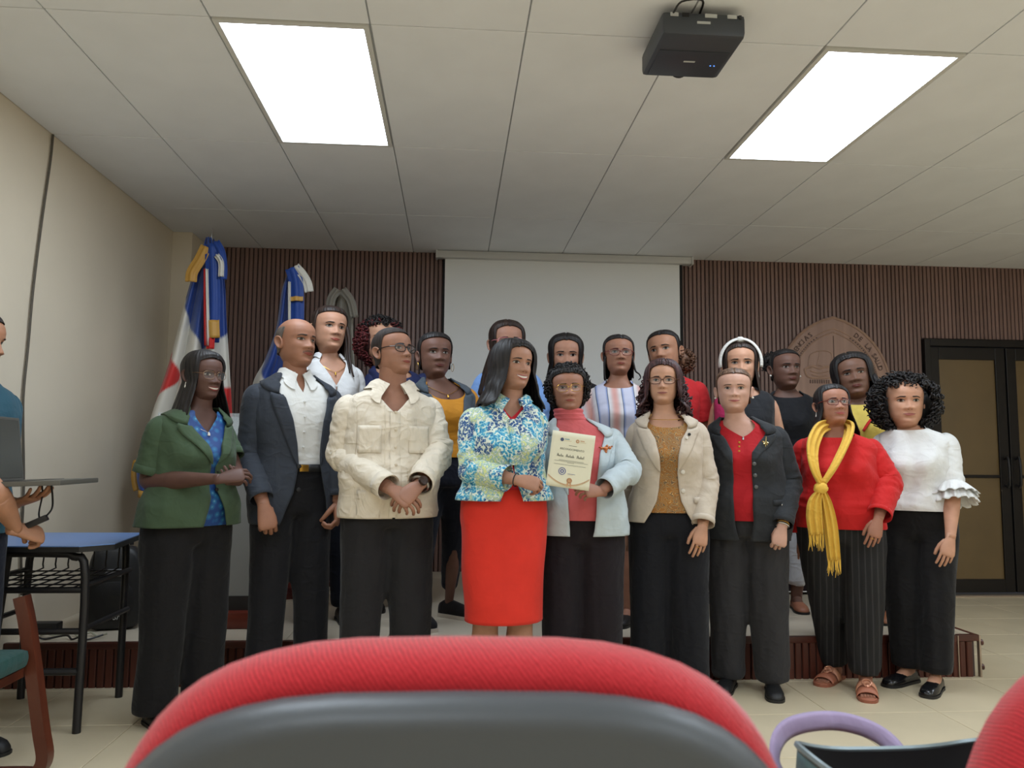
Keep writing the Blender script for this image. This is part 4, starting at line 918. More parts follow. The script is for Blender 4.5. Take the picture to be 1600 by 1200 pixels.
def trousers(c, mat, ankles, wz=.615, hem=.05, r=(.098, .085, .068, .066), off=.005, name='trousers', voxel=.014, hipw=1.0, wr=.004, seed=3, zleg=None):
    H = c.H; mb = MB(); zz = np.linspace(.475, wz, 14)*H; a = np.linspace(0, 2*PI, 40, endpoint=False); A, Z = np.meshgrid(a, zz, indexing='ij')
    mb.grid(c.surf(A, Z, off), True, 0, True, True)
    hj = c.W(.52)*.50
    for s in (-1, 1):
        an = np.array(ankles[s], float); hp_ = np.array([s*hj, .008, .52*H]); kn = hp_*.45+an*.55; kn[1] -= .015
        P = tube_pts([hp_+np.array([0, 0, .05*H]), hp_, hp_*.72+kn*.28, kn, kn*.5+an*.5, an], [(r[0]*.9,)*2, (r[0]*1.06, r[0]*1.02), (r[0], r[0]), (r[1], r[1]), ((r[1]+r[3])/2*.99,)*2, (r[3], r[3])], 20, 5); mb.grid(P, True, 0, True, True)
    V, F = remesh(mb, voxel, 8)
    V = np.array(V); n = np.zeros_like(V)
    q = V[:, 2]/H; d = wob(V*np.array([1.0, 1.0, .28]), 40, wr, seed)+wob(V*np.array([.6, .6, 1.5]), 45, wr*.7*np.exp(-((q-.28)/.05)**2)+wr*np.exp(-((q-hem)/.05)**2)+wr*.6*np.exp(-((q-.47)/.04)**2), seed+4)
    cx = np.where(q < .46, np.where(V[:, 0] > 0, 1, -1)*hj, 0); dr = V-np.stack([cx, 0*cx, V[:, 2]], 1); dr[:, 2] = 0; dr /= np.linalg.norm(dr, axis=1)[:, None]+.02
    V = V+dr*(d*sstep(q, .53, .46))[:, None]
    return MB().add(V, F).build(name, mat, c.root, True)
def skirt(c, mat, hem, wz=.63, wh=.17, dh=.12, off=.012, name='skirt', seed=5, wr=.004, cx=0):
    H = c.H; nu, nv = 64, 40; a = np.linspace(0, 2*PI, nu, endpoint=False); z = np.linspace(hem, wz*H, nv); A, Z = np.meshgrid(a, z, indexing='ij')
    P = c.surf(A, np.maximum(Z, .50*H), off, .9); t = sstep(Z, .53*H, hem)
    E = np.stack([wh*np.sin(A)+cx, -dh*np.cos(A), Z], -1); P = P*(1-t[..., None])+E*t[..., None]; P[..., 2] = Z
    n = P.copy(); n[..., 2] = 0; n /= np.linalg.norm(n, axis=-1)[..., None]; P = P+n*wob(P*np.array([1, 1, .3]), 24, wr, seed)[..., None]
    return MB().grid(P, True).build(name, mat, c.root, True, solid=.003)
def shoe(c, ankle, yaw, mat, kind='flat', sole=None, L=.25, name='shoe', solemat=None):
    x, y = ankle[0], ankle[1]; d = np.array([math.sin(yaw), -math.cos(yaw), 0]); sd = np.array([math.cos(yaw), math.sin(yaw), 0]); k = L/.25
    def pt(s, z): return np.array([x, y, 0])+d*s*k+np.array([0, 0, z])
    ys = [-.062, -.055, -.03, .02, .07, .12, .16, .182, .190]
    hh = {'flat': [.030, .050, .060, .052, .046, .040, .032, .022, .010], 'man': [.03, .07, .085, .085, .07, .052, .042, .03, .012], 'sneak': [.03, .06, .075, .08, .066, .052, .042, .03, .012], 'sandal': [.006]*9}[kind]
    wd = [.012, .028, .033, .033, .038, .043, .038, .026, .008]; z0 = .018 if kind == 'sneak' else .010
    a = np.linspace(0, 2*PI, 20, endpoint=False); G = []
    for s_, h_, w_ in zip(ys, hh, wd):
        zc = np.maximum(np.sin(a), -.35); G.append(pt(s_, z0)+sd*(w_*k*np.sign(np.cos(a))*abs(np.cos(a))**.7)[:, None]+np.array([0, 0, 1])*((zc+.35)/1.35*h_)[:, None])
    o = MB().grid(np.array(G).transpose(1, 0, 2), True, 0, True, True).build(name, mat, c.root, True, fix=True)
    G = []
    for s_, w_ in zip(ys, wd):
        G.append(np.array([pt(s_*1.02, 0)+sd*q*(w_+.003)*k for q in (-1, 1)]))
    B = np.array(G); U_ = B.copy(); U_[..., 2] += z0+.003
    MB().grid(np.concatenate([B, U_[:, ::-1]], 1).transpose(1, 0, 2), True, 0, True, True).build('sole', solemat or m_bplastic, o, 'auto', fix=True)
    return o
# ------------------------------------------------------------------ hair and things on the head
def hair_shell(c, mat, hl=.196, temple=.165, face=58, low=.03, L=None, t=.014, tt=.016, spread=.0, groove=.0016, seed=0, nu=150, nv=34, part=0, front=.0, back=0.0, name='hair', soft=8, bulge=0.0, wave=0.0, tlow=.012, Lf=None, asym=0.0):
    """shell over the skull. L: length below the chin at the back (m, head units); Lf: at the face edge"""
    r = np.random.RandomState(seed+100); u = np.linspace(-1, 1, nu, endpoint=False); A = PI*u
    d = np.degrees(abs(A)); dd = d+asym*np.sign(A)*np.exp(-(d/60)**2)
    front_z = hl-(hl-temple)*np.clip(dd/face, 0, 1)**2.2
    Lb = -(L if L is not None else -low); Lfz = -(Lf if Lf is not None else (L if L is not None else -low))
    lowz = Lfz+(Lb-Lfz)*sstep(d, face, 120)
    lowz = lowz+.010*np.sin(A*9+seed)*(L is not None)
    zl = front_z+(lowz-front_z)*sstep(dd, face-soft, face+soft)
    v = np.linspace(0, 1, nv); top = .2255+tt
    Z = zl[:, None]+(top-zl[:, None])*np.sin(v*PI/2)[None]**(1.0)
    Aa = np.repeat(A[:, None], nv, 1); zq = np.clip(Z*.2255/top, -.03, .2255); zq = np.where(Z > .1, .1+(Z-.1)*(.1255)/(top-.1), np.maximum(Z, .075)); zq = np.clip(zq, 0, .22545)
    s, co = np.sin(Aa), np.cos(Aa)
    thk = tlow+(t-tlow)*sstep(Z, .08, .17)+bulge*np.exp(-((Z-.09)/.07)**2)*sstep(abs(Aa), .6, 1.4)
    belowc = np.clip(.075-Z, 0, 1)
    edge = sstep(v, 0, .30)[None]*np.ones_like(Z); fw = sstep(dd, face+4, face-14)[:, None]; thk = thk*(1-fw*(1-edge))+.0015*fw*(1-edge)
    Wd = HW(zq)*c.h['wide']+thk+spread*belowc; Fd = HF(zq)+thk*.9+front*belowc; Bd = HB(zq)+thk+back*belowc
    X = Wd*s; Yv = np.where(co > 0, -Fd*co, -Bd*co)
    col = np.cumsum(r.normal(size=nu)); g = np.sin(np.arange(nu)*2*PI/5.3+col*.5)*groove; g = g[:, None]*(1-.75*sstep(v, .3, .9))[None]*(1-.8*sstep(np.degrees(abs(A)), face+5, face-15))[:, None]+groove*.5*np.sin(Aa*37+Z*40+seed)
    if wave: g = g+wave*np.sin(Z*70+3*np.sin(Aa*4+seed)+seed)*sstep(belowc, -.02, .08)
    n = np.stack([X, Yv, 0*X], -1); n /= np.linalg.norm(n, axis=-1)[..., None]+1e-6
    P = np.stack([X, Yv, Z], -1)+n*g[..., None]
    if part is not None and part is not False:
        P[..., 2] -= .006*np.exp(-((X-part)/.004)**2)*(Z > .19)
    return MB().grid(c.T(P), True).build(name, mat, c.root, True, solid=min(.005, tlow*.4))
def curls(c, mat, n, zr, face=60, hl=.18, R=(.03, .05), size=.009, tr=.0032, turns=2.2, seed=0, cx=(0, 0, .11), ax=(.115, .125, .13), drop=.3, name='curls', parent=None, lim=None):
    """many small spiral locks set over a rounded volume"""
    r = np.random.RandomState(seed); mb = MB(); cnt = 0; tries = 0
    while cnt < n and tries < n*30:
        tries += 1
        d = r.normal(size=3); d /= np.linalg.norm(d); ph = math.degrees(math.atan2(abs(d[0]), -d[1])); p = np.array(cx)+d*np.array(ax)*r.uniform(.90, 1.03)
        if not (zr[0] < p[2] < zr[1]): continue
        if ph < face and p[2] < hl: continue
        if lim and not lim(p): continue
        out_ = d*np.array([1, 1, .6]); ln = r.uniform(*R); axis = out_*r.uniform(.2, .7)+np.array([0, 0, -drop])+r.normal(size=3)*.35; axis /= np.linalg.norm(axis)
        e1 = np.cross(axis, r.normal(size=3)); e1 /= np.linalg.norm(e1); e2 = np.cross(axis, e1); m_ = 15; t = np.linspace(0, 1, m_); a = t*turns*2*PI+r.uniform(0, 6)
        sz = size*r.uniform(.7, 1.2); path = p-axis*ln*.5+t[:, None]*axis*ln+(np.cos(a)[:, None]*e1+np.sin(a)[:, None]*e2)*sz
        mb.grid(c.T(tube_pts(path, np.full(m_, tr)*np.array([.5]+[1]*(m_-2)+[.4]), 4)), True); cnt += 1
    return tag(mb.build(name, mat, parent or c.root, True), kind='stuff')
def blob(c, mat, cen, ax, seed=0, amp=.006, freq=60, n=36, name='hair', parent=None, lim=None):
    th = np.linspace(0, 2*PI, n, endpoint=False); ph = np.linspace(.02, PI-.02, n//2+4); A, B = np.meshgrid(th, ph, indexing='ij')
    D = np.stack([np.sin(B)*np.sin(A), -np.sin(B)*np.cos(A), np.cos(B)], -1); P = np.array(cen)+D*np.array(ax); P = P+D*wob(P, freq, amp, seed)[..., None]
    return MB().grid(c.T(P), True, 0, True, True).build(name, mat, parent or c.root, True)
def locks(c, mat, paths, r=.006, name='lock', parent=None):
    for i, p in enumerate(paths):
        k = len(p); MB().tube(c.T(np.array(p, float)), np.linspace(r, r*.35, k), 8, res=4).build(name, mat, parent or c.root, True)
def glasses(c, mat, hw=.0255, hh=.0185, r=.0014, e=.75, drop=-.003, tw=None, lens=True):
    T = c.T; h = c.h; cz = .1125+drop; a = np.linspace(0, 2*PI, 29); gl = None; fr = MB(); ys = {}
    yf = float(headY(np.array(.012), np.array(cz+.004), h))-.0085
    for s in (-1, 1):
        cx = s*.0325; x = cx+hw*np.sign(np.cos(a))*abs(np.cos(a))**e; z = cz+hh*np.sign(np.sin(a))*abs(np.sin(a))**e
        y = yf+.20*np.clip(abs(x)-.015, 0, 1)**1.0*.9; P = np.stack([x, y, z], -1); ys[s] = P; fr.tube(T(P[:-1].tolist()+[P[0].tolist()]), r*c.hs, 6)
    fr.tube(T([(-.0075, yf, cz+.004), (0, yf-.002, cz+.006), (.0075, yf, cz+.004)]), r, 6, res=4)
    for s in (-1, 1):
        xo = s*(.0325+hw); fr.tube(T([(xo, yf+.2*.9*(abs(xo)-.015), cz+.006), (s*.076, -.055, cz+.008), (s*.0785*h['wide'], -.01, cz+.006), (s*.077*h['wide'], .012, cz-.006)]), (tw or r*1.1), 6, res=4)
    o = fr.build('glasses', mat, c.root)
    ml = M('spectacle_lens', (235, 238, 240), .04, alpha=.05, spec=.8)
    if lens:
        for s in (-1, 1):
            P = ys[s][:-1]; mb = MB(); n = len(P); cen = P.mean(0)+np.array([0, -.001, 0]); mb.add(T(np.vstack([P, cen[None]])), [[i, (i+1) % n, n] for i in range(n)]); mb.build('lens', ml, o)
    return o
def earring(c, s, mat, kind='stud', r=.005, parent=None):
    p = np.array([s*.081*c.h['wide'], .004, .070])
    if kind == 'stud':
        a = np.linspace(0, PI, 6); MB().grid(c.T(np.stack([np.stack([p[0]+r*np.sin(x)*np.cos(t), p[1]+r*np.sin(x)*np.sin(t), p[2]+r*np.cos(x)+0*t], -1) for x in a for t in [np.linspace(0, 2*PI, 9)]], 1))).build('earring', mat, c.root)
    elif kind == 'hoop':
        t = np.linspace(0, 2*PI, 25); MB().tube(c.T(np.stack([p[0]+0*t+s*.004, p[1]+r*np.cos(t), p[2]-r+r*np.sin(t)], -1)), .0012, 6).build('earring', mat, c.root)
    else:
        MB().tube(c.T([p, p+np.array([s*.003, 0, -.012]), p+np.array([s*.003, 0, -.024]), p+np.array([s*.003, 0, -.03])]), [.0012, .0012, .004, .001], 8).build('earring', mat, c.root)
def necklace(c, mat, low=.80, wd=38, r=.0013, pend=None, off=.002):
    a = np.radians(np.linspace(-75, 75, 31)); z = (.836-(.836-low)*np.clip(1-abs(np.degrees(a))/wd/1.9, 0, 1)**1.2)*c.H; P = c.surf(a, z, off)
    o = MB().tube(P, r, 5).build('necklace', mat, c.root)
    if pend is not None:
        p = c.surf(np.array(0.), np.array(low*c.H-.008), off+.002); MB().tube([p+np.array([0, 0, .010]), p+np.array([0, -.002, .004]), p+np.array([0, -.002, -.005]), p+np.array([0, 0, -.008])], [.001, .005, .006, .001], 8).build('pendant', pend, o)
    return o
def wristband(c, s, mat, t=.05, r=.029, w_=.004, name='bracelet', n=20, flat=True):
    sh, e, w0 = c.arms[s]; d = (w0-e)/np.linalg.norm(w0-e); p = w0-d*t; a = np.linspace(0, 2*PI, n+1); u = np.cross(d, (0, 1, 0)); u /= np.linalg.norm(u); v = np.cross(d, u)
    P = np.array([p+r*c.k*(math.cos(x)*u+.88*math.sin(x)*v) for x in a]); return MB().tube(P, w_, 6).build(name, mat, c.root)
def ankles(c, sp=.10, z=.075, yaw=None, dy=0):
    return {s: np.array([s*sp, dy+.02, z]) for s in (-1, 1)}
# ------------------------------------------------------------------ cloth patterns
def floral():
    m, nt, b = newmat('blue_floral_print'); L = nt.links; co = mapped(nt, (1, 1, 1))
    nz = nd(nt, 'ShaderNodeTexNoise', in_Scale=30.0, in_Detail=2.0); L.new(co, nz.inputs['Vector'])
    wv = mixc(nt, .035, co, nz.outputs['Color'])
    v = nd(nt, 'ShaderNodeTexVoronoi', in_Scale=92.0); L.new(wv, v.inputs['Vector'])
    big = nd(nt, 'ShaderNodeTexNoise', in_Scale=13.0, in_Detail=2.0); L.new(co, big.inputs['Vector'])
    big2 = nd(nt, 'ShaderNodeTexNoise', in_Scale=11.0, in_Detail=1.0); L.new(mapped(nt, (1.1, 1, 1), (1, 2, 3)), big2.inputs['Vector'])
    ring = ramp(nt, v.outputs['Distance'], [(0, lin((225, 230, 205))), (.22, lin((70, 130, 170))), (.30, lin((24, 52, 110))), (.52, lin((40, 88, 150))), (.62, lin((214, 222, 205)))])
    ring2 = ramp(nt, v.outputs['Distance'], [(0, lin((20, 60, 120))), (.30, lin((40, 140, 190))), (.55, lin((110, 190, 205))), (.72, lin((226, 230, 215)))])
    ring3 = ramp(nt, v.outputs['Distance'], [(0, lin((190, 205, 110))), (.35, lin((222, 226, 160))), (.6, lin((120, 170, 180))), (.75, lin((230, 232, 215)))])
    c1 = mixc(nt, ramp(nt, big.outputs[0], [(.44, (0, 0, 0, 1)), (.52, (1, 1, 1, 1))]), ring, ring2)
    c2 = mixc(nt, ramp(nt, big2.outputs[0], [(.54, (0, 0, 0, 1)), (.60, (1, 1, 1, 1))]), c1, ring3)
    L.new(c2, b.inputs['Base Color']); b.inputs['Roughness'].default_value = .75
    f = nd(nt, 'ShaderNodeTexNoise', in_Scale=9.0, in_Detail=3.0); L.new(co, f.inputs['Vector']); bump(nt, b, f.outputs[0], .3, .02); return m
def paisley():
    m, nt, b = newmat('ochre_paisley_print'); L = nt.links; co = mapped(nt, (1, 1, 1))
    nz = nd(nt, 'ShaderNodeTexNoise', in_Scale=16.0, in_Detail=2.0); L.new(co, nz.inputs['Vector']); wv = mixc(nt, .12, co, nz.outputs['Color'])
    v = nd(nt, 'ShaderNodeTexVoronoi', in_Scale=22.0); L.new(wv, v.inputs['Vector'])
    w1 = nd(nt, 'ShaderNodeMath', operation='MULTIPLY'); L.new(v.outputs['Distance'], w1.inputs[0]); w1.inputs[1].default_value = 26
    s = nd(nt, 'ShaderNodeMath', operation='SINE'); L.new(w1.outputs[0], s.inputs[0])
    c1 = ramp(nt, s.outputs[0], [(.0, lin((150, 96, 34))), (.35, lin((196, 140, 48))), (.62, lin((222, 200, 150))), (.8, lin((98, 74, 48)))])
    c2 = ramp(nt, v.outputs['Color'], [(.35, lin((166, 110, 40))), (.6, lin((120, 92, 60)))])
    L.new(mixc(nt, .3, c1, c2), b.inputs['Base Color']); b.inputs['Roughness'].default_value = .7; return m
def stripes_pin():
    m, nt, b = newmat('black_pinstripe_cloth'); L = nt.links
    w_ = nd(nt, 'ShaderNodeTexWave', in_Scale=11.0, in_Distortion=.5); w_.bands_direction = 'X'; L.new(mapped(nt), w_.inputs['Vector'])
    L.new(ramp(nt, w_.outputs['Fac'], [(.0, lin((17, 16, 18))), (.86, lin((20, 19, 21))), (.97, lin((46, 45, 46)))]), b.inputs['Base Color']); b.inputs['Roughness'].default_value = .85
    f = nd(nt, 'ShaderNodeTexNoise', in_Scale=14.0, in_Detail=3.0); L.new(mapped(nt, (1, 1, .4)), f.inputs['Vector']); bump(nt, b, f.outputs[0], .35, .02); return m
def blocks():
    m, nt, b = newmat('pastel_swirl_print'); L = nt.links
    nz = nd(nt, 'ShaderNodeTexWave', in_Scale=2.2, in_Distortion=5.0, in_Detail=1.0); nz.bands_direction = 'X'; L.new(mapped(nt, (1, .4, .8)), nz.inputs['Vector'])
    L.new(ramp(nt, nz.outputs['Fac'], [(.0, lin((214, 160, 152))), (.25, lin((216, 205, 206))), (.5, lin((220, 218, 222))), (.60, lin((36, 44, 74))), (.64, lin((120, 140, 190))), (.85, lin((196, 198, 220)))]), b.inputs['Base Color']); b.inputs['Roughness'].default_value = .6; return m
def navy_print():
    m, nt, b = newmat('navy_cloth_red_motifs'); L = nt.links
    v = nd(nt, 'ShaderNodeTexVoronoi', in_Scale=13.0); L.new(mapped(nt, (1, 1, .7)), v.inputs['Vector'])
    L.new(ramp(nt, v.outputs['Distance'], [(.0, lin((190, 60, 66))), (.13, lin((190, 54, 62))), (.17, lin((30, 40, 84))), (1, lin((30, 40, 84)))]), b.inputs['Base Color']); b.inputs['Roughness'].default_value = .8; return m
def teal_print():
    m, nt, b = newmat('bright_blue_print_blouse'); L = nt.links
    v = nd(nt, 'ShaderNodeTexVoronoi', in_Scale=34.0); L.new(mapped(nt), v.inputs['Vector'])
    L.new(ramp(nt, v.outputs['Distance'], [(.0, lin((120, 170, 190))), (.2, lin((40, 112, 160))), (.55, lin((26, 64, 126)))]), b.inputs['Base Color']); b.inputs['Roughness'].default_value = .6; return m
def white_print():
    m, nt, b = newmat('white_trousers_black_print'); L = nt.links
    v = nd(nt, 'ShaderNodeTexNoise', in_Scale=26.0, in_Detail=1.0); L.new(mapped(nt), v.inputs['Vector'])
    L.new(ramp(nt, v.outputs[0], [(.55, lin((214, 212, 210))), (.60, lin((40, 40, 44)))]), b.inputs['Base Color']); return m
H_BLK = hair_mat('black_hair', (14, 12, 13), (38, 33, 33)); H_BRN = hair_mat('dark_brown_hair', (26, 18, 15), (58, 40, 32)); H_RED = hair_mat('burgundy_curl_hair', (58, 20, 22), (120, 46, 48)); H_WINE = hair_mat('wine_brown_curl_hair', (34, 20, 22), (84, 50, 50)); H_GRY = hair_mat('greying_short_hair', (74, 66, 60), (112, 104, 98), .7); H_FADE = hair_mat('cropped_black_hair', (34, 28, 26), (58, 48, 43), .8); H_MIX = hair_mat('greying_brown_hair', (60, 40, 30), (128, 98, 76)); H_PUFF = hair_mat('light_brown_curl_hair', (70, 46, 34), (128, 90, 66))
m_pearl = M('pearl', (226, 220, 210), .2, coat=.5); m_silver = M('silver_metal', (190, 190, 190), .25, 1)
C_BLACK = cloth('black_trouser_cloth', (19, 18, 20)); C_NAVYBLK = cloth('blue_black_trouser_cloth', (18, 19, 25)); C_PLUM = cloth('plum_black_trouser_cloth', (26, 20, 25)); C_CHAR = cloth('charcoal_trouser_cloth', (47, 46, 48)); C_DENIM = cloth('dark_navy_trouser_cloth', (19, 23, 36))
def op(tab):
    q = [a for a, _, _ in tab]; return lambda x: (np.interp(x, q, [b for _, b, _ in tab]), np.interp(x, q, [c_ for _, _, c_ in tab]))
FRONT = 'people standing in the front row'; BACKR = 'people standing on the stage in the back row'
V3 = lambda *a: np.array(a, float)
def hang(c, s, elbow, wrist, tip, **k): arm(c, s, c.px(*elbow), c.px(*wrist), c.px(*tip), **k)
# ================================================================== front row
# 1 green jacket ------------------------------------------------------------
def p_green():
    c = person('woman in green short-sleeved jacket with glasses clasping her hands beside the tall flag', (318, 545), 3.56, 0, 296, (92, 62, 52), yaw=32, chin=620, sw=.188, ww=.155, hw=.178, bust=.045, belly=.03, head=dict(yaw=36, pitch=-2, smile=.9, teeth=.75, nw=1.35, lips=1.15, wide=1.04), group=FRONT, lip_rgb=(130, 62, 60))
    hang(c, -1, (230, 752, -.10), (345, 748, -.28), (375, 742, -.26), dors=(.2, -.8, .6), pose='clasp'); hang(c, 1, (368, 740, .08), (371, 752, -.12), (352, 746, -.29), dors=(.1, -.6, -.7), pose='clasp')
    for s in (-1, 1): leg_skin(c, s, (s*.10, .03, .08))
    finish(c); H = c.H
    an = {-1: V3(-.10, .03, .05), 1: V3(.10, .0, .05)}
    trousers(c, C_BLACK, an, r=(.108, .09, .085, .088))
    for s in (-1, 1): shoe(c, an[s], s*.15, m_bplastic, 'flat')
    torso(c, 'blouse', teal_print(), .522*H, neckline(c, .835, .775, 40), .014, wr=.003, seed=1)
    o = op([(.44, 14, 26), (.52, 7, 18), (.60, 2, 9), (.68, 1, 3), (.74, 8, 10), (.79, 25, 26), (.83, 58, 58), (.86, 75, 75)])
    g = cloth('moss_green_linen', (66, 84, 62), .8)
    j = torso(c, 'jacket', g, .522*H, .838*H, .026, opening=o, solid=.004, wr=.004, seed=1, flare=.025)
    for s in (-1, 1): sleeve(c, s, 'sleeve', g, .30, .074, .070, .006, 3, parent=j, cuff=(.03, g))
    lapels(c, g, o, .69, .027, .062, .79, parent=j)
    for z in (.67, .62): button(c, 7, z*H, .026, m_bplastic, .008, parent=j)
    hair_shell(c, H_BLK, 0.200, .170, 58, L=.085, Lf=.10, t=.014, tt=.016, spread=.28, front=.25, back=.2, seed=1, groove=.0018, part=.02)
    glasses(c, M('thin_bronze_frame', (150, 120, 95), .3, .8), .0265, .0205, .0012, .8); earring(c, -1, m_pearl, 'drop'); necklace(c, m_silver, .775, pend=m_pearl, off=.012)
    return c
# 2 man in dark suit --------------------------------------------------------
def p_suit():
    c = person('bald man in dark grey suit and open white shirt beside the lectern', (462, 497), 3.88, 0, 456, (158, 108, 82), yaw=22, chin=572, sw=.222, ww=.165, hw=.172, nk=.060, male=True, hair_t=.004, head=dict(yaw=38, pitch=3, roll=2, smile=.35, nw=1.3, age=1.0, wide=1.03, brow=1.2, must=1, eye=.75), group=FRONT, brow_rgb=(58, 46, 40))
    hang(c, -1, (388, 712, -.08), (412, 790, -.22), (424, 845, -.25), dors=(-.2, -1, .1), pose='fist'); hang(c, 1, (527, 715, .06), (526, 785, .02), (527, 830, -.02), dors=(.9, -.5, 0), pose='fist')
    finish(c); H = c.H; an = {-1: V3(-.11, .03, .05), 1: V3(.12, .0, .05)}
    cg = cloth('dark_grey_suiting', (52, 57, 66), .75); ct_ = cloth('dark_suit_trousers', (23, 23, 27))
    trousers(c, ct_, an, r=(.102, .085, .078, .082))
    for s in (-1, 1): shoe(c, an[s], s*.2, m_bplastic, 'man')
    ws = cloth('white_shirting', (226, 226, 222), .7)
    sh = torso(c, 'shirt', ws, .60*H, neckline(c, .85, .795, 20), .010, wr=.004, seed=4); shirt_collar(c, ws, 9, .030, parent=sh)
    for z in (.77, .73, .69, .65): button(c, 0, z*H, .013, m_white, .005, parent=sh)
    a = np.linspace(0, 2*PI, 41); MB().grid(np.stack([c.surf(a, np.full(41, z*H), .019) for z in (.585, .605)], 0)).build('belt', m_bplastic, c.root, True, solid=.004)
    p = c.surf(np.array(.0), np.array(.595*H), .026); MB().box(p-V3(.022, .004, .016), p+V3(.022, .004, .016), bev=.003).build('belt_buckle', m_gold, c.root)
    o = op([(.42, 40, 46), (.46, 26, 38), (.53, 12, 28), (.60, 7, 24), (.66, 10, 23), (.72, 16, 24), (.78, 26, 32), (.82, 50, 50), (.86, 70, 70)])
    j = torso(c, 'suit_jacket', cg, .45*H, .842*H, .026, opening=o, solid=.005, wr=.004, seed=4, flare=.02)
    for s in (-1, 1): sleeve(c, s, 'sleeve', cg, .95, .076, .050, .006, 6, parent=j)
    lapels(c, cg, o, .60, .026, .070, .785, parent=j)
    for z in (.60, .54): button(c, -6, z*H, .034, m_bplastic, .010, parent=j)
    G = c.surf(np.radians(np.array([[-78, -55], [-78, -55]])).T, np.array([[.535, .55], [.535, .55]])*H, .034); MB().grid(G).build('pocket_flap', cg, j, False, solid=.004)
    hair_shell(c, H_GRY, .215, .20, 88, low=.055, t=.003, tt=-.012, tlow=.003, groove=.0004, seed=2, part=False, soft=24)
    return c
# 3 man in cream guayabera --------------------------------------------------
def p_cream():
    c = person('man in cream long-sleeved shirt and dark glasses frames clasping his hands', (615, 512), 3.66, 0, 606, (160, 112, 88), yaw=10, chin=586, sw=.224, ww=.192, hw=.19, dp=1.12, belly=.05, nk=.066, male=True, hair_t=.008, head=dict(yaw=42, pitch=8, smile=.1, nw=1.25, age=.5, wide=1.07, brow=1.1), group=FRONT)
    hang(c, -1, (532, 712, -.02), (612, 765, -.27), (650, 790, -.31), dors=(.2, -1, .3), pose='clasp', rk=1.1); hang(c, 1, (686, 708, -.02), (655, 758, -.26), (618, 790, -.32), dors=(-.3, -1, .5), pose='clasp', rk=1.1)
    finish(c); H = c.H; an = {-1: V3(-.12, .03, .05), 1: V3(.12, .0, .05)}
    trousers(c, cloth('dark_grey_trousers', (34, 33, 35)), an, r=(.112, .095, .088, .09), off=.010)
    for s in (-1, 1): shoe(c, an[s], s*.2, m_bplastic, 'man')
    cr = cloth('cream_linen', (226, 215, 196), .75, fold=.65)
    o = op([(.42, 5, 5), (.47, 1.5, 1.5), (.52, .5, .5), (.77, .5, .5), (.80, 12, 12), (.83, 30, 30), (.86, 30, 30)])
    j = torso(c, 'guayabera', cr, .497*H, .85*H, .022, opening=o, solid=.003, wr=.008, seed=7, flare=.012)
    for s in (-1, 1): sleeve(c, s, 'sleeve', cr, .97, .082, .054, .011, 8, parent=j, cuff=(.05, cr))
    shirt_collar(c, cr, 16, .040, .862, .014, parent=j, spread=.030)
    pk = M('cream_seam', (196, 184, 162), .8)
    for sgn in (-1, 1):
        for z0, z1, nm in ((.665, .735, 'chest_pocket'), (.50, .57, 'hip_pocket')):
            a0, a1 = (14, 46); A, Z = np.meshgrid(np.radians(np.linspace(a0, a1, 8))*sgn, np.linspace(z0, z1, 8)*H, indexing='ij'); MB().grid(c.surf(A, Z, .0275)).build(nm, cr, j, True, solid=.003)
        for aa in (10, 50):
            zz = np.linspace(.505, .79, 30)*H; MB().tube(c.surf(np.radians(sgn*aa)+0*zz, zz, .0245), .0018, 5).build('pleat', cr, j)
    for z in (.77, .725, .68, .635, .59, .545): button(c, 0, z*H, .034, M('cream_button', (214, 200, 176), .3), .006, parent=j)
    placket(c, cr, .50*H, .772*H, .0275, parent=j)
    hair_shell(c, H_FADE, .196, .172, 84, low=.045, t=.006, tt=.010, tlow=.003, groove=.0006, seed=3, part=False, soft=16)
    glasses(c, M('black_acetate', (26, 22, 21), .25), .0262, .0185, .0022, .75)
    wd = M('watch_steel', (150, 148, 146), .25, 1)
    w1 = wristband(c, 1, wd, .012, .036, .008, 'watch_strap'); sh, e, w0 = c.arms[1]; d = (w0-e)/np.linalg.norm(w0-e); p = w0-d*.012+V3(.004, -.032, .012)
    MB().tube([p, p+V3(.004, -.010, .006), p+V3(.0045, -.012, .007)], [.021, .020, .016], 20).build('watch_case', M('watch_dark_face', (58, 44, 40), .25, .3), w1)
    return c
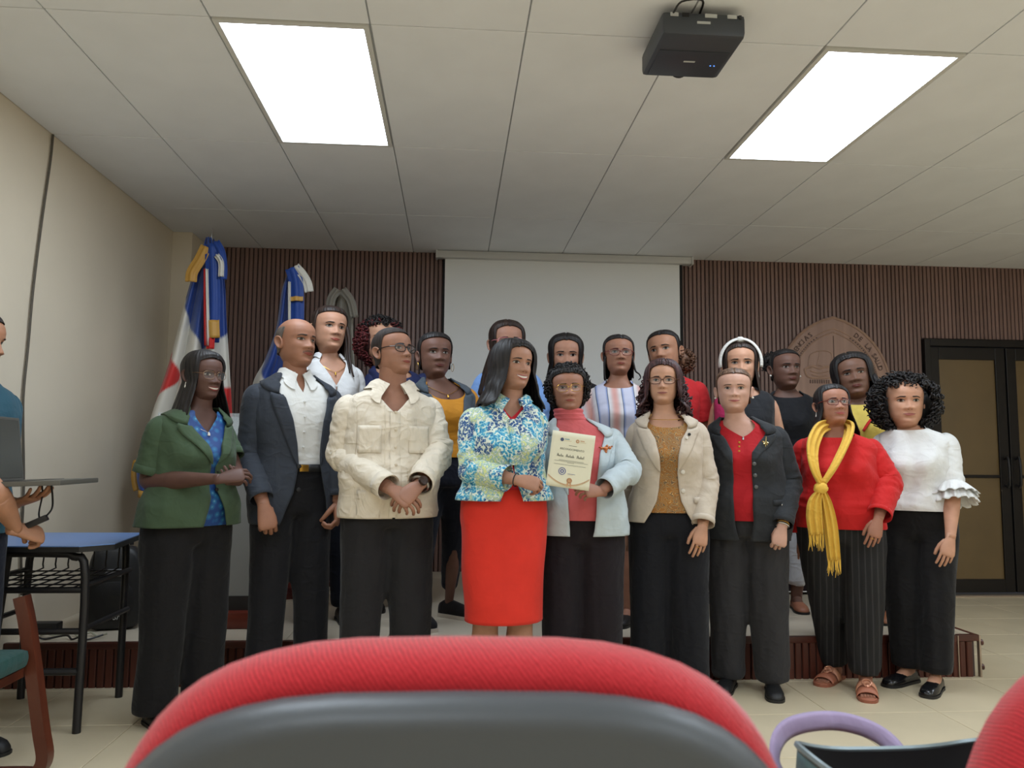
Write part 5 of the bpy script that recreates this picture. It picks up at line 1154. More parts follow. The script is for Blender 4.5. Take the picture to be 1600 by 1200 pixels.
# 4 red skirt ----------------------------------------------------------------
def p_skirt():
    c = person('smiling woman in blue floral jacket and red pencil skirt holding the certificate edge', (800, 528), 3.50, 0, 788, (172, 124, 98), yaw=16, chin=606, sw=.185, ww=.158, hw=.182, bust=.045, belly=.02, head=dict(yaw=32, pitch=0, roll=4, smile=1.0, teeth=.9, nw=1.25, wide=1.05), group=FRONT, lip_rgb=(170, 92, 88))
    hang(c, -1, (736, 735, -.08), (808, 750, -.21), (852, 760, -.225), dors=(.1, -.9, .5), pose='pinch'); arm(c, 1, (.14, .09, 1.06*c.k), (.08, .13, .86*c.k), (.07, .13, .74*c.k), pose='hang')
    an = {-1: c.px(755, 1060, .02), 1: c.px(808, 1060, .02)}
    for s in (-1, 1): an[s][2] = .085; leg_skin(c, s, an[s], hip=(s*.08, 0, .5*c.H), r=1.08); foot_skin(c, s, an[s])
    finish(c); H = c.H
    for s in (-1, 1): shoe(c, an[s], 0, M('nude_pump', (150, 96, 76), .35), 'flat')
    red = cloth('red_orange_crepe', (214, 50, 36), .75, fold=.12)
    zh = c.px(790, 968, 0)[2]; skirt(c, red, zh, .62, wh=.172, dh=.135, off=.012)
    torso(c, 'blouse', cloth('crimson_blouse', (190, 36, 48)), .60*H, neckline(c, .835, .79, 40), .009, seed=8)
    fl_ = floral()
    o = op([(.54, 16, 10), (.58, 13, 7), (.62, 6, 3), (.665, .5, .5), (.78, .5, .5), (.805, 10, 10), (.83, 30, 30), (.86, 40, 40)])
    j = torso(c, 'floral_jacket', fl_, .572*H, .846*H, .022, opening=o, solid=.004, wr=.006, seed=9, flare=.016)
    sleeve(c, -1, 'sleeve', fl_, .93, .074, .052, .008, 10, parent=j); sleeve(c, 1, 'sleeve', fl_, .93, .074, .052, .008, 10, parent=j)
    placket(c, fl_, .665*H, .785*H, .027, parent=j)
    shirt_collar(c, fl_, 14, .03, .856, .014, parent=j, spread=.028)
    hair_shell(c, H_BLK, 0.198, .170, 50, L=.105, Lf=.10, t=.018, tt=.018, spread=.42, front=.30, back=.25, seed=4, groove=.0022, bulge=.022, wave=.004, part=-.02)
    wristband(c, -1, M('black_cord', (22, 20, 20), .6), .005, .029, .0025)
    return c
# 5 certificate lady ---------------------------------------------------------
def p_cert():
    c = person('woman in pale grey-blue jacket and coral turtleneck with gold glasses holding the certificate', (888, 566), 3.68, 0, 908, (162, 112, 88), yaw=4, chin=641, sw=.192, ww=.165, hw=.180, bust=.05, belly=.03, hair_t=.03, head=dict(yaw=6, pitch=2, roll=-3, smile=.15, nw=1.4, age=.8, wide=1.08, lips=.9, eye=.85), group=FRONT)
    hang(c, 1, (983, 735, -.14), (938, 768, -.30), (893, 764, -.385), dors=(.2, -.9, .5), pose='pinch'); arm(c, -1, (-.19, .12, 1.06*c.k), (-.25, .20, .92*c.k), (-.30, .22, .82*c.k), pose='hang')
    finish(c); H = c.H; an = {-1: V3(-.085, .02, .05), 1: V3(.10, .0, .05)}
    trousers(c, C_PLUM, an, r=(.108, .095, .086, .088))
    for s in (-1, 1): shoe(c, an[s], s*.15, m_bplastic, 'flat')
    co = cloth('coral_jersey', (206, 98, 100), .75)
    t_ = torso(c, 'turtleneck', co, .545*H, .872*H, .015, wr=.004, seed=11)
    zz = np.linspace(.842, .876, 10); a = np.linspace(0, 2*PI, 40, endpoint=False); A, Z = np.meshgrid(a, zz*H, indexing='ij'); P = c.surf(A, Z, .010); n = P-P.mean(0, keepdims=True); n[..., 2] = 0; n /= np.linalg.norm(n, axis=-1)[..., None]; P = P+n*(.006+.004*np.sin(np.arange(10)*1.9))[None, :, None]; MB().grid(P, True).build('roll_collar', co, t_, True)
    g = cloth('pale_blue_grey_suiting', (186, 198, 202), .75)
    o = op([(.46, 12, 6), (.52, 13, 10), (.60, 17, 14), (.68, 21, 18), (.74, 24, 22), (.79, 32, 32), (.83, 60, 60), (.86, 75, 75)])
    j = torso(c, 'jacket', g, .500*H, .838*H, .022, opening=o, solid=.005, wr=.004, seed=11, flare=.024)
    for s in (-1, 1): sleeve(c, s, 'sleeve', g, .93, .074, .053, .009, 13, parent=j)
    lapels(c, g, o, .62, .022, .058, .785, parent=j)
    p = c.surf(np.array(.52), np.array(.755*H), .034); br = MB()
    for dx, dz, r_ in ((0, 0, .011), (-.018, .002, .007), (.018, .004, .008), (.0, -.014, .007), (.006, .012, .006), (.028, .010, .004), (-.028, .006, .004)): br.tube([p+V3(dx, .002, dz), p+V3(dx, -.006, dz), p+V3(dx, -.009, dz)], [r_, r_, r_*.4], 8)
    br.build('brooch', M('copper_gilt', (190, 120, 80), .3, .9), c.root)
    blob(c, H_BLK, (0, .036, .130), (.092, .092, .112), 5, .006, 70)
    hair_shell(c, H_BLK, .196, .170, 72, low=.05, t=.014, tt=.018, tlow=.012, groove=.003, seed=5, part=False)
    curls(c, H_BLK, 520, (.03, .30), 60, .196, (.02, .035), .0085, .0036, 1.7, 5, (0, .018, .122), (.104, .112, .132), .2)
    glasses(c, m_gold, .0265, .0205, .0011, .8); earring(c, -1, m_pearl, 'stud', .006); earring(c, 1, m_pearl, 'stud', .006)
    return c
# 6 beige blazer -------------------------------------------------------------
def p_beige():
    c = person('woman in beige blazer over ochre paisley blouse with long wavy hair', (1036, 558), 3.77, 0, 1044, (192, 142, 112), yaw=2, chin=630, sw=.182, ww=.150, hw=.170, bust=.035, hair_t=.022, head=dict(yaw=-3, pitch=2, smile=.1, nw=1.1, age=.4, wide=1.0), group=FRONT, lip_rgb=(160, 96, 86))
    hang(c, 1, (1106, 752, -.05), (1098, 822, -.16), (1091, 862, -.19), dors=(.2, -1, 0), pose='hang'); arm(c, -1, (-.20, .10, 1.06*c.k), (-.18, .14, .82*c.k), (-.17, .14, .7*c.k))
    finish(c); H = c.H; an = {-1: V3(-.10, .02, .05), 1: V3(.10, .0, .05)}
    trousers(c, C_NAVYBLK, an, r=(.104, .090, .084, .086))
    for s in (-1, 1): shoe(c, an[s], s*.15, m_bplastic, 'flat')
    torso(c, 'blouse', paisley(), .545*H, neckline(c, .838, .795, 42, 'u'), .015, seed=14)
    g = cloth('beige_suiting', (196, 182, 164), .75)
    o = op([(.48, 46, 44), (.52, 30, 30), (.545, 22, 22), (.58, 15, 15), (.66, 11, 11), (.71, 14, 13), (.76, 20, 19), (.80, 34, 34), (.83, 58, 58), (.86, 72, 72)])
    j = torso(c, 'blazer', g, .515*H, .838*H, .021, opening=o, solid=.005, wr=.004, seed=14, flare=.012)
    for s in (-1, 1): sleeve(c, s, 'sleeve', g, .98, .070, .052, .006, 16, parent=j, cuff=(.025, g))
    lapels(c, g, o, .665, .021, .072, .79, parent=j)
    bt = M('horn_button', (206, 198, 184), .3)
    for z in (.665, .61): button(c, 19, z*H, .028, bt, .010, parent=j)
    A, Z = np.meshgrid(np.radians(np.linspace(36, 64, 8)), np.linspace(.575, .592, 3)*H, indexing='ij'); MB().grid(c.surf(A, Z, .034)).build('pocket_flap', g, j, True, solid=.004)
    for aa, zz, mm in ((30, .775, m_bplastic), (25, .765, m_pearl)): button(c, aa, zz*H, .036, mm, .007, nm='lapel_pin')
    hair_shell(c, H_WINE, 0.202, .170, 56, L=.10, Lf=.03, t=.012, tt=.018, spread=.35, front=.12, back=.3, seed=6, groove=.004, wave=.010, bulge=.012, part=.012)
    curls(c, H_WINE, 240, (-.16, .14), 52, .19, (.05, .085), .011, .0035, 2.0, 7, (0, .02, .01), (.118, .085, .16), 1.6, lim=lambda p: abs(p[0]) > .058)
    glasses(c, M('tortoise_acetate', (86, 50, 34), .25), .0262, .0180, .0020, .72); earring(c, 1, m_gold, 'drop')
    MB().tube([c.surf(np.array(math.radians(x)), np.array((.823-.004*math.cos(math.radians(x*2)))*H), .010) for x in range(-60, 61, 6)], .0015, 5).build('necklace', m_gold, c.root)
    ring_on(c, 1)
    return c
def ring_on(c, s, mat=None, f=.115):
    sh, e, w0 = c.arms[s]; d = c.arms[(s, 'd')]; p = w0+d*f*c.k*.93+V3(-s*.008, -.004, 0)
    t = np.linspace(0, 2*PI, 15); u = np.cross(d, (0, 1, 0)); u /= np.linalg.norm(u); v = np.cross(d, u); MB().tube([p+.0095*(math.cos(x)*u+math.sin(x)*v) for x in t], .0016, 5).build('finger_ring', mat or m_gold, c.root)
# 7 dark jacket --------------------------------------------------------------
def p_dark():
    c = person('woman in black jacket over red top with silver brooch and hair pulled back', (1146, 574), 3.86, 0, 1166, (200, 154, 132), yaw=-4, chin=642, sw=.194, ww=.172, hw=.178, bust=.045, belly=.04, hair_t=.010, head=dict(yaw=2, pitch=2, smile=.5, nw=1.15, age=1.0, wide=1.09, lips=.85, brow=.8), group=FRONT, brow_rgb=(84, 62, 50), lip_rgb=(182, 100, 96))
    hang(c, 1, (1236, 752, -.08), (1222, 824, -.20), (1214, 866, -.22), dors=(.2, -1, .1), pose='fist'); arm(c, -1, (-.19, .12, 1.06*c.k), (-.17, .15, .84*c.k), (-.16, .15, .72*c.k))
    finish(c); H = c.H; an = {-1: V3(-.10, .03, .05), 1: V3(.105, .03, .05)}
    trousers(c, C_CHAR, an, r=(.104, .090, .082, .082), wr=.006)
    for s in (-1, 1): shoe(c, an[s], s*.12, m_bplastic, 'flat')
    rd = cloth('deep_red_knit', (176, 28, 36), .8)
    t_ = torso(c, 'red_top', rd, .525*H, neckline(c, .835, .782, 46, 1.2), .016, seed=17)
    for z in (.765, .752, .738): button(c, -4, z*H, .016, m_gold, .005, parent=t_)
    g = cloth('black_corduroy', (44, 46, 49), .8, var=.2)
    o = op([(.44, 4, 4), (.52, 9, 9), (.60, 11, 10), (.68, 12, 10), (.735, 14, 12), (.77, 24, 24), (.80, 38, 38), (.83, 60, 60), (.86, 72, 72)])
    j = torso(c, 'jacket', g, .465*H, .838*H, .024, opening=o, solid=.005, wr=.004, seed=17, flare=.02)
    for s in (-1, 1): sleeve(c, s, 'sleeve', g, .965, .074, .052, .006, 19, parent=j)
    lapels(c, g, o, .70, .024, .066, .785, parent=j)
    for z in (.70, .665, .63): button(c, 14, z*H, .031, M('gunmetal_button', (96, 98, 100), .3, .6), .009, parent=j)
    A, Z = np.meshgrid(np.radians(np.linspace(38, 64, 6)), np.linspace(.575, .592, 3)*H, indexing='ij'); MB().grid(c.surf(A, Z, .036)).build('pocket_flap', g, j, True, solid=.004); button(c, 51, .577*H, .042, m_silver, .005, parent=j)
    p = c.surf(np.array(.52), np.array(.765*H), .042)
    b_ = MB(); b_.tube([p+V3(.004, -.004, .028), p+V3(.002, -.005, .0), p+V3(0, -.004, -.022)], [.002, .0035, .001], 6)
    for dx, dz in ((-.016, .006), (.015, -.002), (-.010, -.012), (.010, -.014)): b_.tube([p+V3(0, -.005, -.004), p+V3(dx*.6, -.008, dz*.6), p+V3(dx, -.005, dz)], [.002, .005, .001], 6)
    b_.build('brooch', M('pale_gold_silver', (206, 190, 140), .25, .9), c.root)
    hair_shell(c, H_MIX, 0.198, .170, 84, low=.04, t=.006, tt=.010, tlow=.005, groove=.0009, seed=8, part=.0, soft=14)
    blob(c, H_MIX, (0, .105, .12), (.04, .03, .04), 3, .003, 90, 24, 'hair_bun')
    necklace(c, m_silver, .782, 40, .0018, m_silver, .012); earring(c, 1, m_pearl, 'stud', .006); earring(c, -1, m_pearl, 'stud', .006)
    wristband(c, 1, m_silver, .012, .030, .005); wristband(c, 1, m_gold, .022, .030, .003); ring_on(c, 1, m_silver, .10)
    return c
# 8 red blouse and yellow scarf ----------------------------------------------
def p_scarf():
    c = person('woman in red blouse with knotted yellow scarf and pinstripe trousers', (1300, 598), 3.86, 0, 1312, (166, 112, 88), yaw=4, chin=664, sw=.200, ww=.180, hw=.192, bust=.055, belly=.05, hair_t=.014, head=dict(yaw=24, pitch=10, smile=.5, nw=1.3, age=.4, wide=1.06), group=FRONT, lip_rgb=(170, 84, 80))
    hang(c, 1, (1388, 752, -.10), (1372, 812, -.22), (1361, 860, -.24), dors=(.1, -1, .1), pose='hang'); arm(c, -1, (-.205, .04, 1.04*c.k), (-.18, .04, .82*c.k), (-.17, .03, .7*c.k))
    def an_(px, py): q = c.loc(onz(px, py, 0)); return V3(q[0], q[1], .06)
    an = {-1: an_(1300, 1066)+V3(.02, .07, 0), 1: an_(1357, 1090)+V3(.0, .10, 0)}
    yw = {-1: -.45, 1: -.05}
    for s in (-1, 1): foot_skin(c, s, an[s], yw[s]); leg_skin(c, s, an[s]+V3(0, .01, .03))
    finish(c); H = c.H
    trousers(c, stripes_pin(), {s: an[s]+V3(0, .015, .025) for s in an}, r=(.112, .092, .078, .074), wr=.006, hipw=1.1)
    tan = M('tan_sandal_leather', (176, 110, 84), .5); tan2 = M('tan_sandal_strap', (204, 142, 110), .5)
    for s in (-1, 1):
        so = shoe(c, an[s], yw[s], tan, 'sandal', L=.26, name='sandal', solemat=M('tan_platform_sole', (150, 88, 66), .5))
        d = V3(math.sin(yw[s]), -math.cos(yw[s]), 0); sd = V3(math.cos(yw[s]), math.sin(yw[s]), 0); b0 = V3(an[s][0], an[s][1], 0)
        for s0, s1, hh, mm, nm in ((.085, .150, .040, tan, 'toe_strap'), (.035, .080, .058, tan2, 'instep_strap')):
            t = np.linspace(0, PI, 15); G = np.stack([b0+d*ss+sd*(.049*np.cos(t))[:, None]+V3(0, 0, 1)*(.012+(hh-(.014 if ss == s1 else 0))*np.sin(t))[:, None] for ss in np.linspace(s0, s1, 4)], 1); MB().grid(G).build(nm, mm, so, True, solid=.003)
        for ss, rr in ((.105, .013), (.080, .020)):
            t = np.linspace(0, 2*PI, 21); MB().tube([b0+d*(ss+rr*math.cos(x)*.8)+sd*rr*math.sin(x)+V3(0, 0, .064-.12*(ss-.08)-rr*math.cos(x)*.5) for x in t], .0035, 6).build('strap_ring', M('rose_gold', (206, 146, 116), .3, .4), so)
        for q in range(5): MB().tube([b0+d*.150+sd*(-.026+.013*q)+V3(0, 0, .02), b0+d*(.178-.004*q if s > 0 else .160+.004*q)+sd*(-.026+.013*q)+V3(0, 0, .017)], .0075, 8, caps=True).build('toe', c.mats[0], c.root)
    rd = cloth('scarlet_crepe', (196, 30, 30), .75, fold=.3)
    t_ = torso(c, 'blouse', rd, .525*H, neckline(c, .842, .822, 60, 'u'), .020, wr=.008, seed=21, flare=-.004)
    for s in (-1, 1): sleeve(c, s, 'sleeve', rd, .93, .078, .060, .010, 22, parent=t_, puff=.006, cuff=(.018, rd))
    hair_shell(c, H_BLK, 0.196, .170, 62, L=.075, Lf=.06, t=.009, tt=.012, spread=.30, front=.10, back=.3, seed=9, groove=.0014, part=.0)
    glasses(c, M('red_brown_acetate', (96, 34, 30), .25), .0265, .0175, .0021, .7); earring(c, -1, m_pearl, 'drop'); earring(c, 1, m_pearl, 'drop')
    ring_on(c, 1)
    return c
# 9 white blouse --------------------------------------------------------------
def p_white():
    c = person('woman in white blouse with ruffled sleeves and big black curls', (1412, 580), 3.94, 0, 1432, (194, 142, 112), yaw=-2, chin=664, sw=.186, ww=.170, hw=.172, bust=.045, belly=.03, hair_t=.045, head=dict(yaw=12, pitch=2, smile=.3, nw=1.15, age=.5, wide=1.05), group=FRONT, lip_rgb=(172, 98, 90))
    hang(c, 1, (1488, 764, -.14), (1485, 842, -.25), (1474, 892, -.28), dors=(.3, -1, .1), pose='hang'); arm(c, -1, (-.20, .10, 1.04*c.k), (-.18, .10, .82*c.k), (-.17, .10, .7*c.k))
    def an_(px, py): q = c.loc(onz(px, py, 0)); return V3(q[0], q[1], .05)
    an = {-1: an_(1412, 1070)+V3(.02, .06, 0), 1: an_(1460, 1088)+V3(.005, .12, 0)}
    for s, y_ in ((-1, -.55), (1, -.2)): foot_skin(c, s, an[s], y_)
    finish(c); H = c.H
    trousers(c, C_BLACK, {s: an[s]+V3(0, .01, .03) for s in an}, r=(.102, .088, .080, .080), wr=.005)
    for s, y_ in ((-1, -.55), (1, -.2)): shoe(c, an[s], y_, M('black_patent', (22, 22, 24), .2), 'flat', L=.245)
    wh = cloth('white_cotton_blouse', (222, 222, 220), .75, fold=.35)
    t_ = torso(c, 'blouse', wh, .565*H, neckline(c, .843, .828, 70, 'u'), .018, wr=.006, seed=24, flare=.0)
    for s in (-1, 1):
        sl = sleeve(c, s, 'sleeve', wh, .42, .080, .066, .007, 25, parent=t_)
        P0, T0, r0 = c.sl_end
        for nm, l, rr, st, ph in (('ruffle', .065, .052, -.015, 0), ('ruffle', .10, .044, -.01, 1.3)):
            a = np.linspace(0, 2*PI, 96, endpoint=False); tt = np.linspace(0, 1, 9); U_ = np.cross(T0, (0, 1, 0)); U_ /= np.linalg.norm(U_); V_ = np.cross(T0, U_); A, TT = np.meshgrid(a, tt, indexing='ij')
            R_ = r0*.92+rr*TT**.9+(.010*np.sin(A*13+ph)+.005*np.sin(A*29+ph*2))*TT**.7
            P = P0+T0*(st+l*TT+.006*np.sin(A*13+ph+1)*TT)[..., None]+R_[..., None]*(np.cos(A)[..., None]*U_+np.sin(A)[..., None]*V_); MB().grid(P, True).build(nm, wh, sl, True, solid=.002)
    blob(c, H_BLK, (0, .058, .105), (.118, .085, .128), 11, .008, 55, 40)
    curls(c, H_BLK, 760, (-.06, .30), 50, .190, (.03, .05), .010, .0036, 2.0, 11, (0, .022, .108), (.148, .128, .148), .5)
    return c
# ================================================================== back row (on the stage)
S = ST_Z
def simple_arms(c, drop=0.0, out=.0, dz=0):
    k = c.k
    for s in (-1, 1): arm(c, s, (s*(c.sw+.015+out), .03, 1.06*k), (s*(c.sw+.005+out), -.02, .82*k), (s*(c.sw+.0+out), -.04, .70*k), dors=(s*.7, -.7, 0))
def b_white():
    c = person('young woman in white blouse with sleek dark hair in front of the grey flag', (514, 477), 4.50, S, 512, (190, 140, 112), yaw=12, chin=548, sw=.172, ww=.135, hw=.165, bust=.03, head=dict(yaw=22, pitch=2, roll=4, smile=.25, nw=1.2), group=BACKR)
    simple_arms(c); finish(c); H = c.H; an = ankles(c)
    trousers(c, C_DENIM, an); [shoe(c, an[s], 0, m_bplastic) for s in an]
    w_ = cloth('white_blouse', (218, 218, 218)); o = op([(.44, .5, .5), (.745, .5, .5), (.77, 8, 8), (.80, 20, 20), (.835, 44, 44), (.86, 50, 50)])
    t_ = torso(c, 'blouse', w_, .52*H, .842*H, .012, opening=o, solid=.002, wr=.006, seed=30)
    for s in (-1, 1): sleeve(c, s, 'sleeve', w_, .95, .064, .042, .008, 31, parent=t_)
    shirt_collar(c, w_, 40, .006, .852, .012, parent=t_, spread=.016, backlow=.838)
    for z in (.74, .715, .69): button(c, 0, z*H, .017, m_white, .005, parent=t_)
    hair_shell(c, H_BRN, 0.196, .170, 84, L=.12, Lf=.10, t=.010, tt=.014, spread=.05, front=.0, back=.2, seed=12, groove=.0012, part=.025, soft=10); necklace(c, m_gold, .785, pend=m_gold)
    locks(c, H_BRN, [[(.07, -.04, .13), (.082, -.05, .06), (.085, -.06, -.02), (.09, -.09, -.10), (.10, -.10, -.14)], [(.066, -.03, .12), (.076, -.035, .05), (.08, -.05, -.03), (.085, -.085, -.12)]], .013)
def b_curly():
    c = person('woman with burgundy curls and navy blouse with red motifs behind the cream-shirted man', (596, 494), 4.90, S, 618, (196, 146, 116), yaw=5, chin=566, sw=.188, ww=.16, hw=.175, bust=.03, hair_t=.03, head=dict(yaw=10, smile=.4), group=BACKR)
    simple_arms(c); finish(c); H = c.H; an = ankles(c); trousers(c, C_BLACK, an); [shoe(c, an[s], 0, m_bplastic) for s in an]
    n_ = navy_print(); t_ = torso(c, 'blouse', n_, .52*H, neckline(c, .835, .79, 46, 'u'), .014, wr=.006, seed=32)
    for s in (-1, 1): sleeve(c, s, 'sleeve', n_, .40, .078, .066, .008, 33, parent=t_, puff=.015)
    P0, T0, r0 = c.sl_end; a = np.linspace(0, 2*PI, 60, endpoint=False); tt = np.linspace(0, 1, 5); A, TT = np.meshgrid(a, tt, indexing='ij')
    blob(c, H_WINE, (0, .03, .12), (.112, .10, .115), 13, .008, 60)
    curls(c, H_RED, 420, (-.04, .22), 42, .19, (.03, .05), .010, .0036, 2.0, 13, (0, .02, .105), (.128, .115, .135), .7); curls(c, H_BLK, 150, (.19, .30), 42, .19, (.03, .04), .010, .0036, 2.0, 14, (0, .015, .11), (.115, .112, .136), .3, name='crown_curls')
def b_mustard():
    c = person('woman in mustard top and slate open blazer with hoop earrings', (680, 519), 4.30, S, 692, (112, 76, 62), yaw=10, chin=588, sw=.180, ww=.145, hw=.172, bust=.04, head=dict(yaw=16, pitch=3, smile=.2, nw=1.4, lips=1.2), group=BACKR, hair_t=.012)
    simple_arms(c); H = c.H
    def an_(px, py): q = c.loc(onz(px, py, S)); return V3(q[0], q[1], .075)
    an = {-1: an_(668, 985)+V3(-.03, .12, 0), 1: an_(703, 966)+V3(.0, .04, 0)}
    for s in (-1, 1): leg_skin(c, s, an[s], r=.72)
    finish(c)
    trousers(c, C_DENIM, {s: an[s]+V3(0, 0, .09) for s in an}, r=(.098, .072, .050, .048))
    for s, y_ in ((-1, .25), (1, .75)): shoe(c, an[s], y_, cloth('black_canvas', (26, 22, 24)), 'sneak', L=.255, name='slip_on_shoe', solemat=M('white_rubber', (200, 190, 178), .6))
    my = cloth('mustard_jersey', (196, 132, 38), .75); torso(c, 'mustard_top', my, .575*H, neckline(c, .83, .768, 44, 'u'), .015, wr=.004, seed=34)
    g = cloth('slate_suiting', (70, 80, 90), .75); o = op([(.44, 40, 40), (.55, 34, 34), (.65, 26, 26), (.72, 24, 24), (.77, 28, 28), (.80, 38, 38), (.835, 60, 60), (.86, 70, 70)])
    j = torso(c, 'blazer', g, .50*H, .838*H, .018, opening=o, solid=.004, wr=.004, seed=35)
    for s in (-1, 1): sleeve(c, s, 'sleeve', my, .24, .066, .056, .010, 36, parent=j, puff=.014)
    lapels(c, g, o, .66, .018, .062, .785, parent=j)
    hair_shell(c, H_BLK, 0.198, .170, 84, low=.04, t=.008, tt=.012, tlow=.006, groove=.003, seed=14, nu=110, part=False, soft=12); blob(c, H_BLK, (0, .125, .13), (.05, .045, .05), 4, .004, 80, 24, 'hair_bun')
    for s in (-1, 1): earring(c, s, m_gold, 'hoop', .021)
    necklace(c, m_gold, .785, pend=m_gold)
def b_blue():
    c = person('woman in light blue puff-sleeved blouse and pink glasses behind the floral jacket', (792, 499), 4.60, S, 792, (172, 124, 102), yaw=4, chin=576, sw=.178, ww=.14, hw=.17, bust=.03, head=dict(yaw=12, smile=.3), group=BACKR)
    simple_arms(c); H = c.H; an = ankles(c)
    for s in an: leg_skin(c, s, an[s])
    finish(c); skirt(c, C_BLACK, .40*H, wh=.19, dh=.13); [shoe(c, an[s], 0, m_bplastic) for s in an]
    b_ = cloth('light_blue_cotton', (128, 166, 224)); t_ = torso(c, 'blouse', b_, .56*H, neckline(c, .836, .79, 44, 'u'), .012, seed=37)
    for s in (-1, 1): sleeve(c, s, 'sleeve', b_, .42, .082, .064, .009, 38, parent=t_, puff=.022, top=.07)
    hair_shell(c, H_BRN, 0.198, .170, 58, L=.16, Lf=.16, t=.010, tt=.014, spread=.28, front=.12, back=.2, seed=15, groove=.0016, part=.0)
    glasses(c, M('pink_acetate', (196, 120, 128), .25), .027, .019, .0018, .75)
def b_black():
    c = person('smiling woman in black top with long straight black hair before the screen', (884, 520), 4.74, S, 900, (184, 132, 106), yaw=0, chin=592, sw=.186, ww=.15, hw=.175, bust=.04, head=dict(yaw=4, pitch=-4, smile=1.0, teeth=.9, nw=1.15, wide=1.03), group=BACKR, lip_rgb=(172, 78, 84))
    simple_arms(c); H = c.H; an = ankles(c)
    for s in an: leg_skin(c, s, an[s])
    finish(c); trousers(c, C_BLACK, an, hem=.1); [shoe(c, an[s], 0, M('brown_patent', (70, 34, 30), .25)) for s in an]
    k_ = cloth('black_jersey', (27, 27, 31)); t_ = torso(c, 'black_top', k_, .52*H, neckline(c, .838, .80, 50, 'u'), .018, seed=39)
    for s in (-1, 1): sleeve(c, s, 'sleeve', k_, .55, .074, .062, .008, 40, parent=t_)
    hair_shell(c, H_BLK, 0.200, .170, 56, L=.16, Lf=.17, t=.013, tt=.015, spread=.20, front=.14, back=.2, seed=16, groove=.0012, part=.0)
def b_swirl():
    c = person('young woman in pastel swirl-print blouse with red-framed glasses and loose curl', (966, 522), 4.44, S, 964, (160, 110, 86), yaw=6, chin=584, sw=.168, ww=.13, hw=.165, bust=.025, head=dict(yaw=8, pitch=4, smile=.0, nw=1.3), group=BACKR, hair_t=.012)
    simple_arms(c); H = c.H; an = {-1: V3(-.07, .0, .07), 1: V3(.06, .0, .07)}
    for s in an: leg_skin(c, s, an[s]); foot_skin(c, s, an[s], -.4)
    finish(c); skirt(c, C_BLACK, .36*H, wh=.18, dh=.12); [shoe(c, an[s], -.4, M('black_matt_flat', (24, 22, 23), .5)) for s in an]
    b_ = blocks(); t_ = torso(c, 'blouse', b_, .55*H, neckline(c, .838, .808, 52, 'u'), .013, wr=.005, seed=41)
    for s in (-1, 1): sleeve(c, s, 'sleeve', b_, .75, .064, .060, .009, 42, parent=t_, puff=.008)
    hair_shell(c, H_BLK, 0.200, .170, 82, L=.03, t=.008, tt=.011, groove=.001, spread=.0, back=.1, seed=17, part=.012, soft=10)
    locks(c, H_BLK, [[(.068, -.02, .10), (.078, -.02, .05), (.088, -.02, .01), (.105, -.03, -.01), (.112, -.03, -.03), (.10, -.035, -.045)], [(-.072, -.02, .10), (-.078, -.02, .04), (-.076, -.02, -.02), (-.07, -.03, -.06)]], .007)
    glasses(c, M('wine_acetate', (110, 44, 42), .25), .027, .0185, .0018, .75)
def b_red():
    c = person('woman in red t-shirt with tilted head and side ponytail before the screen edge', (1040, 515), 4.72, S, 1054, (176, 124, 94), yaw=-6, chin=582, sw=.186, ww=.14, hw=.17, bust=.03, head=dict(yaw=-16, pitch=2, roll=-8, smile=.8, nw=1.25), group=BACKR, hair_t=.010)
    simple_arms(c); H = c.H; an = ankles(c, .07)
    for s in an: leg_skin(c, s, an[s]); foot_skin(c, s, an[s])
    finish(c); trousers(c, white_print(), {s: an[s]+V3(0, 0, .05) for s in an}, r=(.10, .08, .065, .06)); [shoe(c, an[s], 0, m_bplastic) for s in an]
    r_ = cloth('red_cotton_jersey', (196, 40, 44)); t_ = torso(c, 'tee_shirt', r_, .52*H, neckline(c, .840, .818, 56, 'u'), .013, wr=.004, seed=43)
    for s in (-1, 1): sleeve(c, s, 'sleeve', r_, .36, .072, .066, .006, 44, parent=t_)
    hair_shell(c, H_BLK, 0.198, .170, 82, low=.05, t=.007, tt=.010, tlow=.006, groove=.001, seed=18, part=.01, soft=12)
    blob(c, H_PUFF, (.075, .06, .06), (.045, .045, .055), 6, .008, 80, 26, 'ponytail'); curls(c, H_PUFF, 90, (-.03, .13), 10, .0, (.025, .04), .009, .0032, 2, 19, (.078, .058, .055), (.052, .05, .062), .7)
    MB().tube(c.surf(np.radians(np.linspace(-100, 100, 30)), np.full(30, .852*H), .004), .0025, 6).build('choker', m_bplastic, c.root)
